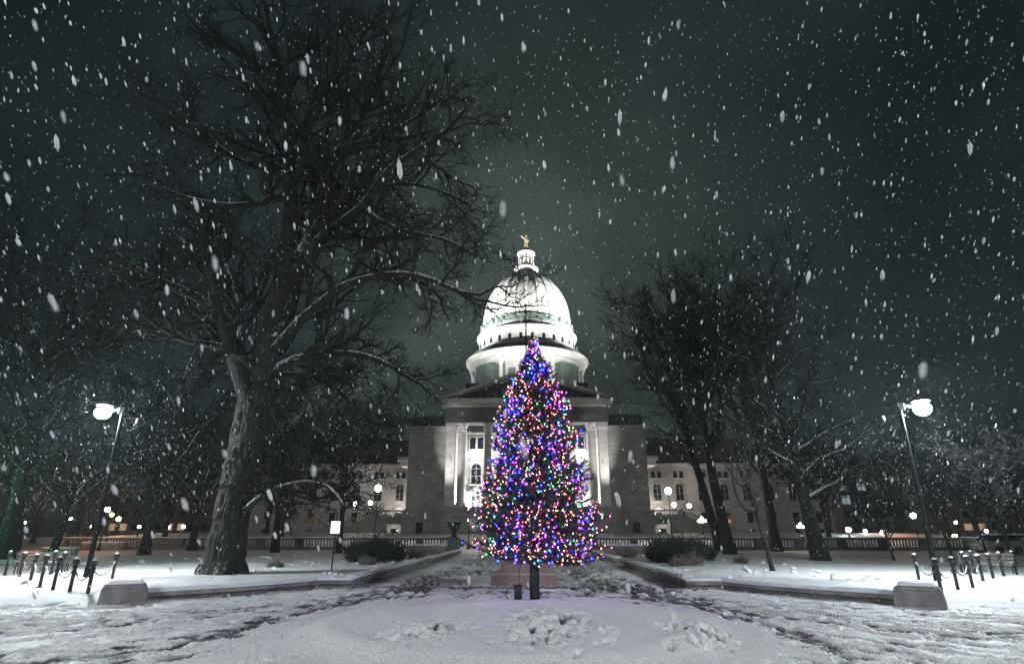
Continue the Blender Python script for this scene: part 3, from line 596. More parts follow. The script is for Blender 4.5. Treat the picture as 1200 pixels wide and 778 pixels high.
def resample(pts, rad, K):
    pts = np.array([list(p) for p in pts], float); d = np.concatenate([[0], np.cumsum(np.linalg.norm(np.diff(pts, axis=0), axis=1))]); n = len(pts); u = d / d[-1]; tt = np.linspace(0, 1, K)
    # Catmull-Rom through the points
    out = []
    for q in tt:
        k = min(int(np.searchsorted(u, q, side='right')) - 1, n - 2); k = max(k, 0); s = (q - u[k]) / (u[k + 1] - u[k] + 1e-9)
        p0, p1, p2, p3 = pts[max(k - 1, 0)], pts[k], pts[k + 1], pts[min(k + 2, n - 1)]
        out.append(.5 * (2 * p1 + (p2 - p0) * s + (2 * p0 - 5 * p1 + 4 * p2 - p3) * s * s + (3 * p1 - p0 - 3 * p2 + p3) * s ** 3))
    return np.array(out), np.interp(tt, u, rad)
def finish_tree(root, trunk, limbs, twigs, loc, tm='bark', lm='limb', wm='twig', furrow=False):
    loc = np.array(list(loc)); P, Rd = trunk; V, Q = tubes((P - loc)[None], Rd[None], 20)
    V = V + (rng.normal(0, .012, V.shape) * np.repeat(Rd, 20)[:, None] * 2)
    if furrow:                       # deep vertical bark ridges as real relief
        Kf, Sf = 620, 190; n_ = len(P); u_ = np.linspace(0, 1, n_) ; uf = np.linspace(0, 1, Kf) ** 1.25
        Pf = np.stack([np.interp(uf, u_, P[:, k]) for k in range(3)], 1); Rf = np.interp(uf, u_, Rd); V, Q = tubes((Pf - loc)[None], Rf[None], Sf); V = V.reshape(Kf, Sf, 3)
        an = np.arange(Sf) / Sf; AA, LL = np.meshgrid(an, Pf[:, 2], indexing='xy'); wr = 30
        def per(sc, zs, sd): a_ = vnoise(AA * sc, LL * zs, sd); b_ = vnoise((AA - 1) * sc, LL * zs, sd); return a_ * (1 - AA) + b_ * AA
        rd = np.clip(np.abs(per(wr, 2.2, 61) - .5) * 4, 0, 1) * .8 + .35 * per(wr * 2, 6, 62)
        root_fl = .30 * np.exp(-np.maximum(LL, 0) / .45) * (np.cos(AA * 2 * PI * 5 + 1) * .5 + .3)
        C_ = (Pf - loc)[:, None]; Nn = V - C_; nl = np.linalg.norm(Nn, axis=-1, keepdims=True); V = (C_ + Nn / nl * (nl + ((rd - .4) * .12 * np.minimum(1, Rf / .4)[:, None] + root_fl)[..., None])).reshape(-1, 3)
    np_mesh('trunk', V, Q, M[tm], root, smooth=True)
    for P, Rd in limbs:
        V, Q = tubes((P - loc)[None], Rd[None], 10); np_mesh('limb', V, Q, M[lm], root, smooth=True)
    VV = []; QQ = []; o = 0
    for P, Rd, S in twigs:
        V, Q = tubes(P - loc, Rd, S); VV.append(V); QQ.append(Q + o); o += len(V)
    np_mesh('crown', np.concatenate(VV), np.concatenate(QQ), M[wm], root, smooth=True)

# --- the great bare tree on the left; its main limbs follow the photograph
TY = 23.0
def tl(pts, dy0, dy1, r0, r1, K=12):
    n = len(pts); return resample([A(px, py, TY + dy0 + (dy1 - dy0) * i / (n - 1)) for i, (px, py) in enumerate(pts)], np.linspace(r0 * 1.15, r1 * 1.7, n), K)
big = empty('bare_shade_tree', (-11.0, TY, gz(-11, TY)))
tag(big, 'tallest bare tree with a thick furrowed trunk, left of the lit fir', 'tree')
tb = [G(260, 681), A(261, 672, TY), A(265, 640, TY), A(274, 590, TY), A(287, 520, TY), A(300, 461, TY), A(316, 400, TY), A(325, 350, TY), A(335, 300, TY + .1), A(341, 235, TY + .3), A(338, 170, TY + .6), A(330, 100, TY + 1), A(318, 40, TY + 1.2), A(309, 0, TY + 1.4), A(304, -40, TY + 1.6)]
tb[0] = Vector((tb[1].x - .03, TY, -.15))
trunk = resample(tb, [.92, .74, .62, .58, .56, .54, .44, .36, .32, .27, .21, .16, .10, .06, .03], 40)
L = []
L.append(tl([(293, 470), (280, 435), (270, 400), (261, 375), (238, 352), (205, 337), (175, 325), (145, 305), (120, 285)], -.2, -3, .33, .04))
L.append(tl([(283, 445), (281, 410), (282, 375), (272, 330), (255, 290), (240, 250)], 0, 3.5, .2, .04))
L.append(tl([(323, 400), (335, 375), (345, 330), (358, 290), (372, 240), (382, 205), (400, 168), (423, 140), (440, 100), (452, 60)], 0, 3, .36, .04))
L.append(tl([(340, 345), (362, 293), (397, 266), (432, 236), (450, 205), (485, 179), (520, 157), (545, 128)], .2, -2.5, .3, .04))
L.append(tl([(322, 410), (352, 376), (379, 353), (400, 336), (423, 328), (450, 322), (476, 321), (500, 325), (520, 334), (545, 343), (566, 345), (580, 336)], -.2, -3.5, .21, .03, 16))
L.append(tl([(315, 440), (335, 426), (352, 419), (379, 414), (415, 414), (445, 422), (475, 440), (500, 455)], 0, 2, .22, .03))
L.append(tl([(350, 300), (371, 262), (390, 246), (406, 238), (432, 223), (470, 215), (510, 222), (550, 240)], 0, 4, .2, .03))
L.append(tl([(341, 238), (330, 232), (305, 238), (270, 241), (235, 236), (200, 225), (170, 205)], 0, -3, .19, .03))
L.append(tl([(340, 205), (325, 203), (310, 199), (283, 188), (255, 170), (230, 140), (215, 115)], 0, 2, .17, .03))
L.append(tl([(338, 175), (352, 150), (375, 120), (398, 90), (418, 55), (440, 20)], 0, -2, .15, .03))
L.append(tl([(332, 115), (312, 90), (290, 68), (262, 52), (235, 35)], 0, -1.5, .12, .03))
L.append(tl([(398, 175), (430, 165), (465, 150), (500, 130), (535, 100)], 1.5, 4, .15, .03))
L.append(tl([(288, 597), (305, 583), (320, 575), (335, 569), (352, 565), (370, 565), (388, 572), (402, 590)], -.3, -3.5, .12, .03))
L.append(tl([(306, 440), (285, 420), (255, 405), (220, 400), (190, 385), (160, 365)], 0, -4, .18, .03))
L.append(tl([(300, 470), (310, 440), (300, 410), (268, 350), (230, 300), (195, 265)], .2, 6, .2, .03))
L.append(tl([(318, 440), (355, 440), (390, 455), (420, 480), (440, 510)], 0, 6, .14, .03))
L.append(tl([(361, 285), (350, 240), (362, 190), (358, 140), (375, 90), (370, 40)], .3, 5, .18, .03))
L.append(tl([(386, 200), (400, 215), (440, 255), (480, 272), (520, 280), (560, 300)], 1, -4, .13, .03))
Lp = np.stack([resample(P, Rd, 16)[0] for P, Rd in L]); Lr = np.stack([resample(P, Rd, 16)[1] for P, Rd in L])
tup = resample(tb[8:], [.32, .27, .21, .16, .10, .06, .03], 16); Lp2 = np.concatenate([Lp, tup[0][None]]); Lr2 = np.concatenate([Lr, tup[1][None]])
a1 = grow(Lp2, Lr2, 14, .42, .66, (.5, 1.15), .12, .10, 7, .20, .016, .45)
a2 = grow(*a1, 7, .55, .6, (.4, 1.0), .15, .06, 6, .22, .0125, .4)
a3 = grow(*a2, 5, .55, .65, (.4, 1.0), .15, .05, 5, .22, .0105, .35)
a4 = grow(*a3, 3, .6, .8, (.3, .9), .2, .04, 4, .2, .0095, .3)
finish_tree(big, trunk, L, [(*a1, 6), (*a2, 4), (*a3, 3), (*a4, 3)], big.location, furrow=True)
# snow-filled broken stub high on the trunk
def generic_tree(name, base, Hh, spread, r0, label, lean=(0, 0), nlead=5, fork=.3, dens=(12, 6, 4, 3), tm='bark2', lm='limb', wm='twig', group=None, style='vase', rmin=.012, cat='tree', limbpart=True):
    root = empty(name, base); base = np.array(list(base)); root_b = base.copy()
    root['label'] = label; root['category'] = cat
    if group: root['group'] = group
    n = 9; zz = np.linspace(0, 1, n); wand = np.cumsum(rng.normal(0, .02 * Hh / n * 2, (n, 2)), 0) * zz[:, None]
    top = Hh * (.95 if style == 'excurrent' else fork + .25)
    pts = np.stack([base[0] + lean[0] * zz * top / Hh + wand[:, 0], base[1] + lean[1] * zz * top / Hh + wand[:, 1], base[2] - .15 + zz * (top + .15)], 1)
    rad = r0 * np.where(zz < .05, 1.35, 1.0 - (.93 if style == 'excurrent' else .55) * zz)
    trunk = resample(pts, rad, 22)
    L = []
    def at(h):
        return np.array([np.interp(h, trunk[0][:, 2] - base[2], trunk[0][:, k]) for k in range(3)]), np.interp(h, trunk[0][:, 2] - base[2], trunk[1])
    ph = rng.uniform(0, 6.28)
    for k in range(nlead):
        a = ph + k * 2.4 + rng.normal(0, .25)
        if style == 'vase':
            h0 = Hh * (fork + .24 * k / nlead); Lh = Hh - h0; el = R(rng.uniform(48, 74)); out = spread * rng.uniform(.65, 1.05)
            e = np.array([out * math.cos(a), out * math.sin(a), Lh * rng.uniform(.75, .98)]); rr = .62
        elif style == 'excurrent':
            f = fork + (.93 - fork) * (k / nlead); h0 = Hh * f; out = spread * (1 - f) / (1 - fork) * rng.uniform(.75, 1.15) + .5; e = np.array([out * math.cos(a), out * math.sin(a), out * rng.uniform(.25, .75) + .6]); rr = .45
        else:
            h0 = Hh * (fork + .3 * k / nlead); out = spread * rng.uniform(.7, 1.05); e = np.array([out * math.cos(a), out * math.sin(a), (Hh - h0) * rng.uniform(.35, .95)]); rr = .5
        p0, rad0 = at(min(h0, top * .97)); m_ = 6; ts = np.linspace(0, 1, m_)[:, None]
        path = p0 + e * ts * np.array([1, 1, 1]) + np.array([0, 0, 1]) * (np.sin(ts * PI) * (-.08 if style == 'vase' else .05) * np.linalg.norm(e))
        path[1:-1] += rng.normal(0, .035 * np.linalg.norm(e), (m_ - 2, 3)); L.append(resample(path, np.linspace(rad0 * rr, .02, m_), 10))
    Lp = np.stack([l[0] for l in L]); Lr = np.stack([l[1] for l in L]); t2 = resample(trunk[0][int(22 * fork):], trunk[1][int(22 * fork):], 10)
    Lp2 = np.concatenate([Lp, t2[0][None]]); Lr2 = np.concatenate([Lr, t2[1][None]]); tw = []; cur = (Lp2, Lr2)
    for i, d in enumerate(dens):
        cur = grow(cur[0], cur[1], d, (.42, .52, .55, .6)[i], (.5, .6, .7, .85)[i], (.45, 1.05), .15, (.12, .08, .05, .03)[i], (6, 5, 4, 3)[i], .17, rmin, .4); tw.append((*cur, (5, 3, 3, 3)[i]))
    finish_tree(root, trunk, L, tw, base, tm, lm, wm)
    return root
def tz(px, py, Y): return A(px, py, Y).z
def gbase(px, py):
    p = G(px, py); p.z = gz(p.x, p.y); return p
b0 = gbase(963, 660)
generic_tree('bare_tree', b0, tz(930, 345, b0.y), 7.0, .42, 'spreading bare tree with many straight upswept branches, nearest large one right of the capitol', (-1.6, 1), 22, .2, (9, 5, 4), style='excurrent', rmin=.014, group='large bare trees on the right lawn')
b1 = gbase(856, 652)
generic_tree('bare_tree', b1, tz(800, 330, b1.y), 4.6, .42, 'tall bare tree with a smooth pale lit trunk, beside a darker leaning trunk', (-2.2, 0), 8, .38, (13, 7, 5), style='vase', rmin=.018, group='large bare trees on the right lawn')
b2 = gbase(845, 648)
generic_tree('bare_tree', b2, tz(800, 350, b2.y) * .98, 5.0, .40, 'tall bare tree with a dark leaning trunk just behind the pale trunked one', (-3.0, .5), 8, .36, (13, 7, 5), style='vase', rmin=.02, group='large bare trees on the right lawn')
b3 = gbase(911, 646)
generic_tree('bare_tree', b3, tz(880, 318, b3.y), 7.2, .45, 'dark dense bare tree behind the spreading one, before the side range', (-2.0, 0), 9, .3, (14, 7, 5), style='vase', rmin=.02, group='large bare trees on the right lawn')
b4 = gbase(907, 674)
generic_tree('young_tree', b4, 6.2, 1.9, .09, 'slender young tree with a low fork standing alone on the snow by the curved wall', (-.7, .3), 6, .36, (7, 5), style='vase', rmin=.007, lm='twig')
b5 = gbase(6, 655)
generic_tree('bare_tree', b5, tz(60, 250, b5.y), 9.5, .62, 'broad dark bare tree at the left edge with its trunk lit green', (-1.0, 0), 12, .30, (12, 7, 5), style='round', rmin=.018)
b6 = gbase(322, 648)
generic_tree('bare_tree', b6, tz(330, 400, b6.y), 6.5, .34, 'slim bare tree behind the great tree, before the balustrade', (-.5, 0), 9, .28, (12, 7, 5), style='round', rmin=.016, group='bare trees on the left lawn')
b7 = gbase(168, 650)
generic_tree('bare_tree', b7, tz(180, 420, b7.y), 6.5, .42, 'bare tree leaning right behind the lit seat walls', (1.2, 0), 9, .26, (12, 7, 5), style='round', rmin=.016, group='bare trees on the left lawn')
b8 = gbase(224, 645)
generic_tree('bare_tree', b8, tz(230, 450, b8.y), 7.5, .42, 'wide bare tree with a short trunk, between the great tree and the leaning one', (.8, 0), 9, .2, (12, 7, 5), style='round', rmin=.018, group='bare trees on the left lawn')
b9 = gbase(60, 652)
generic_tree('bare_tree', b9, tz(90, 500, b9.y), 5.5, .3, 'low bare tree behind the left bench, leaning right', (1.2, 0), 8, .3, (11, 7, 4), style='round', rmin=.016, group='bare trees on the left lawn')
b10 = gbase(396, 651)
t10 = generic_tree('bare_tree', b10, tz(400, 455, b10.y), 6.0, .24, 'dark bare tree directly behind the lit white sign', (.2, 0), 9, .3, (12, 7, 4), style='round', rmin=.018, group='bare trees on the left lawn')
for (px, py, tp, sp, lab) in ((1119, 662, 545, 2.2, 'young tree with a thin straight stem just right of the tall right lamp post'), (1160, 660, 540, 2.6, 'young tree with a thin stem rising behind the right bench'),
                              (1190, 662, 500, 3.0, 'young tree with frosted glittering branches at the right edge'), (1048, 656, 585, 1.9, 'small young tree left of the tall right lamp post')):
    bb = gbase(px, py)
    generic_tree('young_tree', bb, tz(px - 15, tp, bb.y), sp, .085, lab, (-.5, 0), 8, .38, (10, 6, 4), style='round', rmin=.011, wm='twig_snowy' if px > 1180 else 'twig', lm='twig', group='young trees on the right lawn')
# the dim row of park trees farther out, shared meshes, each placed and turned by itself
protoA = generic_tree('park_tree', Vector((-47, 78, .9)), 13, 6.5, .33, 'x', (.5, 0), 9, .24, (11, 7, 5), style='round', rmin=.028)
protoB = generic_tree('park_tree', Vector((54, 80, .9)), 14, 6.5, .33, 'x', (-.5, 0), 9, .26, (11, 7, 5), style='round', rmin=.028)
spots = [(-47, 78, 0, 1, 'far park tree between the left lamps with the orange globes'), (-62, 84, 1.1, 1.1, 'far park tree at the left edge behind the seat walls'), (-38, 88, 2.2, .95, 'far park tree behind the wide short trunked tree'), (-30, 74, 3.3, .9, 'far park tree behind the great tree, before the dark side range'),
         (-56, 68, 4.1, .8, 'smaller park tree behind the leaning tree on the left'), (-74, 98, 5, 1.2, 'farthest park tree on the left, above the brick building'),
         (54, 80, 0, 1, 'far park tree behind the tall right lamp post'), (66, 84, 1.3, 1.05, 'far park tree above the parked cars'), (44, 90, 2.4, .95, 'far park tree in front of the concrete building'), (60, 66, 3.6, .85, 'smaller park tree behind the frosted young tree'), (78, 98, 4.7, 1.2, 'farthest park tree at the right edge'), (36, 74, 5.6, .8, 'far park tree before the end of the right side range'), (47, 62, .9, .75, 'park tree behind the young trees by the right bench'), (58, 100, 3.9, 1.1, 'park tree just right of the concrete building')]
for i, (x, y, a, sc_, lab) in enumerate(spots):
    src = protoA if i < 6 else protoB
    o = src if i in (0, 6) else copy_tree(src)
    o.location = (x, y, gz(x, y)); o.rotation_euler[2] = a; o.scale = (sc_, sc_, sc_); tag(o, lab, 'tree', 'park trees beyond the lawns')
    if o is src: o.rotation_euler[2] = 0

# ------------------------------------------------------------------ the lit fir
FX, FY = .5, 15.9; FB = gz(FX, FY) + .0
fir = empty('fir_tree', (FX, FY, FB)); tag(fir, 'tall evergreen fir in the plaza, covered with coloured lights, on a bare black foot', 'christmas tree')
ztop = tz(625, 396, FY)
FXt = A(625, 398, FY).x
prz = [(642, 1.25), (634, 1.62), (622, 1.80), (600, 1.66), (570, 1.50), (545, 1.30), (520, 1.20), (500, 1.10), (480, .98), (460, .76), (440, .56), (425, .41), (410, .24), (398, .03)]
PZ = np.array([tz(627, y, FY) for y, r in prz]); PR = np.array([r for y, r in prz])
def frad(z): return np.interp(z, PZ, PR)
tp_ = MB().tube([(0, 0, .75), (.0, 0, 2.5), ((FXt - FX) * .6, 0, 4.5), (FXt - FX, 0, ztop - FB)], [.11, .09, .06, .012], 10).build('trunk', 'firbark', fir, smooth=True)
MB().tube([(0, 0, -.05), (0, 0, .9)], .125, 16).build('stand_tube', 'black', fir, smooth=True)
nb = 950
hz_ = PZ[0] + .0 + (ztop - .12 - PZ[0]) * (np.arange(nb) / nb) ** 1.12
az = np.arange(nb) * 2.39996 + rng.normal(0, .2, nb)
rad = np.maximum(frad(hz_) * .93 - .16, .05) * rng.uniform(.74, 1.16, nb) * (1 + .09 * np.sin(az * 2 + 1) + .05 * np.sin(hz_ * 7 + az))
frac = (hz_ - PZ[0]) / (ztop - PZ[0]); K = 7; tt = np.linspace(0, 1, K)
rise = (.16 + .6 * frac) * rad; dr = (.30 * (1 - frac)) * rad
axx = FX + (FXt - FX) * np.clip((hz_ - 1) / 6, 0, 1) + .10 * (1 - frac)
BP = np.empty((nb, K, 3))
for k in range(K):
    s = tt[k]; BP[:, k, 0] = axx + np.cos(az) * rad * s; BP[:, k, 1] = FY + np.sin(az) * rad * s; BP[:, k, 2] = hz_ - .25 * rad + rise * s + dr * (s ** 2 - s) * 1.2
BP[:, 1:] += rng.normal(0, .016, (nb, K - 1, 3)); BP[:, :, 2] += rng.normal(0, .09, (nb, 1)) * tt[None] * (rad[:, None] / 1.5) * 1.4 - (.10 * np.exp(-(hz_ - PZ[0]) / .35))[:, None] * rng.uniform(0, 2.4, (nb, 1)) * tt[None] ** 2; BR = (.006 + .012 * (rad / 1.8))[:, None] * np.linspace(1, .35, K)[None]
# side twigs, mostly in the branch's own plane
per = 20; i = np.repeat(np.arange(nb), per); n = len(i); tpos = .22 + .78 * ((np.tile(np.arange(per), nb) + rng.uniform(0, 1, n)) / per); f = tpos * (K - 1) * .999; a_i = f.astype(int); w = (f - a_i)[:, None]
p = BP[i, a_i] * (1 - w) + BP[i, a_i + 1] * w; tg = BP[i, a_i + 1] - BP[i, a_i]; tg /= np.linalg.norm(tg, axis=1, keepdims=True)
side = np.stack([-tg[:, 1], tg[:, 0], np.zeros(n)], 1); side /= np.linalg.norm(side, axis=1, keepdims=True) + 1e-9; sg = np.where(np.tile(np.arange(per), nb) % 2, 1, -1)[:, None]
d = tg * .72 + side * sg * rng.uniform(.45, .95, (n, 1)) + rng.normal(0, .22, (n, 3)); d[:, 2] += rng.uniform(-.12, .25, n); d /= np.linalg.norm(d, axis=1, keepdims=True)
Lt = (.12 + .26 * (rad[i] / 1.8)) * rng.uniform(.6, 1.3, n) * (1.15 - .55 * tpos); TP = np.stack([p, p + d * (Lt * .5)[:, None], p + d * Lt[:, None] + np.array([0, 0, .02])], 1)
TR = np.full((n, 3), .0035); V1, Q1 = tubes(BP, BR, 4); V2, Q2 = tubes(TP, TR, 3)
loc = np.array([FX, FY, FB]); np_mesh('branches', np.concatenate([V1, V2]) - loc, np.concatenate([Q1, Q2 + len(V1)]), M['firbark'], fir)
# needles: slim blades around every twig and branch end
def needles(P0, P1, cnt, ln=.034, wd=.0065):
    n = len(P0); i = np.repeat(np.arange(n), cnt); t_ = rng.uniform(0, 1.02, len(i))[:, None]; b_ = P0[i] * (1 - t_) + P1[i] * t_; ax = P1[i] - P0[i]; ax /= np.linalg.norm(ax, axis=1, keepdims=True) + 1e-9
    q = rng.normal(size=b_.shape); q -= (q * ax).sum(1, keepdims=True) * ax; q /= np.linalg.norm(q, axis=1, keepdims=True); dd = q * .85 + ax * .5; wv = np.cross(dd, ax); wv /= np.linalg.norm(wv, axis=1, keepdims=True) + 1e-9
    l = ln * rng.uniform(.7, 1.25, (len(i), 1)); V = np.stack([b_ - wv * wd / 2, b_ + wv * wd / 2, b_ + dd * l], 1).reshape(-1, 3); return V
NV = np.concatenate([needles(TP[:, 0], TP[:, 1], 26, .052, .012), needles(TP[:, 1], TP[:, 2], 28, .052, .012)] + [needles(BP[:, k], BP[:, k + 1], 40, .05, .010) for k in range(2, K - 1)])
np_mesh('needles', NV - loc, np.arange(len(NV)).reshape(-1, 3), M['needle'], fir)
# the string of lights: it hangs on the fir and is a thing of its own
cols = {'warm': ((1, .32, .20), 18), 'red': ((1, .07, .08), 24), 'pink': ((1, .08, .34), 28), 'purple': ((.24, .02, 1), 60), 'blue': ((.006, .012, 1), 115), 'green': ((.02, 1, .2), 12)}
for k_, (c, s_) in cols.items(): M['bulb_' + k_] = material('bulb_' + k_, c, .4, emit=c, estr=s_)
kinds = ['warm', 'red', 'pink', 'purple', 'blue', 'green']
NBULB = 2700
cand = TP[:, 2]; rr_ = np.hypot(cand[:, 0] - FX, cand[:, 1] - FY) / np.maximum(frad(cand[:, 2]), .15); wgt = np.clip(rr_, 0, 1) ** 1.5 * (.35 + .65 * (cand[:, 1] < FY + .3)) * (.6 + .8 * fbm(cand[:, 0] * 1.6, cand[:, 2] * 1.6, 2, 77)) * (cand[:, 2] > PZ[0] - .45) * np.where(cand[:, 2] > 5.2, .55, .9)
sel = rng.choice(len(cand), NBULB, replace=False, p=wgt / wgt.sum()); BPOS = cand[sel] + rng.normal(0, .015, (NBULB, 3)) - np.array([0, 0, .01])
fld = fbm(BPOS[:, 0] * 2.2 + 5, BPOS[:, 2] * 2.2, 2, 91)
BK = np.where(rng.random(NBULB) < np.clip((fld - .46) * 2.6, .06, .6), rng.choice([3, 4], NBULB, p=[.45, .55]), rng.choice([0, 1, 2, 3, 5], NBULB, p=[.50, .17, .19, .05, .09]))
lights = empty('string_of_lights', (FX, FY, FB)); tag(lights, 'string of small red, warm, purple, blue and green bulbs wound round the fir', 'string lights')
th = np.linspace(0, 17 * 2 * PI, 900); zz = np.linspace(PZ[0] + .15, ztop - .15, 900); rw = frad(zz) * .86
wire = np.stack([FX + (FXt - FX) * np.clip((zz - 1) / 6, 0, 1) + np.cos(th) * rw, FY + np.sin(th) * rw, zz + .04 * np.sin(th * 7)], 1)
V, Q = tubes((wire - loc)[None], np.full((1, 900), .0035), 4); np_mesh('cable', V, Q, M['cable'], lights)
ico = [(0, 0, -1), (.72, -.53, -.45), (-.28, -.85, -.45), (-.89, 0, -.45), (-.28, .85, -.45), (.72, .53, -.45), (.28, -.85, .45), (-.72, -.53, .45), (-.72, .53, .45), (.28, .85, .45), (.89, 0, .45), (0, 0, 1)]
icf = [(0, 1, 2), (1, 0, 5), (0, 2, 3), (0, 3, 4), (0, 4, 5), (1, 5, 10), (2, 1, 6), (3, 2, 7), (4, 3, 8), (5, 4, 9), (1, 10, 6), (2, 6, 7), (3, 7, 8), (4, 8, 9), (5, 9, 10), (6, 10, 11), (7, 6, 11), (8, 7, 11), (9, 8, 11), (10, 9, 11)]
ico = np.array(ico); icf = np.array(icf); BS = np.array([.0105, .0115, .0115, .0125, .0165, .0145])[BK] * rng.uniform(.65, 1.25, NBULB) * np.where((rng.random(NBULB) < .12) & (BK >= 3), 1.8, 1)
order = np.argsort(BPOS[:, 1] - (BK == 4) * .6); shown = order[:100]; rest = order[100:]
bmesh_ = {}
for j in shown:
    k_ = kinds[BK[j]]
    if k_ not in bmesh_:
        o = np_mesh('bulb', ico * BS[j] * np.array([1, 1, 1.5]), icf, M['bulb_' + k_], lights, smooth=True); bmesh_[k_] = o
    else: o = bpy.data.objects.new('bulb', bmesh_[k_].data); COL.objects.link(o); o.parent = lights
    o.location = tuple(BPOS[j] - loc)
V = (ico[None] * (BS[rest])[:, None, None] * np.array([1, 1, 1.5]) + (BPOS[rest] - loc)[:, None]).reshape(-1, 3); Q = (icf[None] + (np.arange(len(rest)) * 12)[:, None, None]).reshape(-1, 3)
o = np_mesh('small_bulbs', V, Q, [M['bulb_' + k_] for k_ in kinds], lights, smooth=True, mi=np.repeat(BK[rest], 20)); o['kind'] = 'stuff'
# power box and cable at its foot
pb = empty('power_box', (FX - .42, FY + .05, FB)); tag(pb, 'dark outdoor power box with looped cable at the foot of the fir', 'power box')
MB().box(-.1, .1, -.07, .07, -.02, .34).box(-.12, .12, -.09, .09, .34, .37).build('box', 'steel', pb, bevel=.01)
MB().tube([(-.08 - .17 * math.cos(a) - .05, -.1, .15 + .17 * math.sin(a)) for a in np.linspace(-1.6, 4.2, 22)], .013, 6).build('cable_loop', 'cable', pb, smooth=True)
MB().tube([(.02, -.05, .36), (.03, -.03, .7), (.12, 0, 1.0), (.3, 0, 1.25)], .012, 6).build('supply_cable', 'cable', pb, smooth=True)

# ------------------------------------------------------------------ plinth behind the fir
ped = empty('monument_plinth', (.18, 21.9, 0)); tag(ped, 'stepped reddish granite plinth dusted with snow, behind the foot of the fir', 'plinth')
MB().box(-1.08, 1.08, -1.6, 1.6, -.05, .32, .03).build('lower_step', 'plinth', ped, bevel=.015)
MB().box(-.78, .78, -1.2, 1.2, .32, .66, .02).build('upper_step', 'plinth', ped, bevel=.015)
MB().box(-.62, .62, -.8, .8, .66, 1.2, .1).box(-.5, .5, -.68, .68, 1.2, 2.2, .05).box(-.58, .58, -.76, .76, 2.2, 2.4).build('pedestal', 'plinth', ped, bevel=.015)
MB().box(-1.02, 1.02, -1.54, 1.54, .32, .345).build('step_snow', material('thin_snow', (.45, .38, .37), .8, col2=(.62, .6, .6), scale=7), ped)

# ------------------------------------------------------------------ low walls, end blocks, snow caps
def wall_run(pts, w, h, name='low_wall', cap=.10, label='', z0=-.1, group='low granite walls round the plaza', mat='wallstone'):
    pts = [Vector((p[0], p[1])) for p in pts]; root = empty(name, (pts[0].x, pts[0].y, 0)); tag(root, label, 'low wall', group); o0 = pts[0]
    def strip(wi, za, zb, wj, noise=0):
        m = MB(); n = len(pts); vs = []
        for i, p in enumerate(pts):
            d = (pts[min(i + 1, n - 1)] - pts[max(i - 1, 0)]).normalized(); nn = Vector((-d.y, d.x)); e = (-d * .0 if i == 0 else d * 0)
            for s, z, ww in ((-1, za, wi), (1, za, wi), (1, zb, wj), (-1, zb, wj)):
                q = p - o0 + nn * s * ww / 2; vs.append((q.x, q.y, z + (rng.normal(0, noise) if z == zb else 0)))
        fs = []
        for i in range(n - 1):
            a = i * 4; fs += [(a, a + 4, a + 5, a + 1), (a + 1, a + 5, a + 6, a + 2), (a + 2, a + 6, a + 7, a + 3), (a + 3, a + 7, a + 4, a)]
        fs += [(0, 1, 2, 3), (4 * n - 1, 4 * n - 2, 4 * n - 3, 4 * n - 4)]; return m.add(vs, fs)
    strip(w - .26, z0, h * .5, w - .26).build('wall_base', mat, root, bevel=.015)
    strip(w + .06, h * .5, h, w + .02).build('coping', mat, root, bevel=.03)
    strip(w + .05, h, h + cap, w - .16, .012).build('snow_cap', 'snow', root, bevel=.035)
    return root
def densify(p, n):
    return [tuple(x) for x in resample([(a, b_, 0) for a, b_ in p], [1] * len(p), n)[0][:, :2]]
arc = [(9.3, 15.3), (8.2, 16.4), (7.3, 17.45), (6.7, 18.45), (6.35, 19.3)]
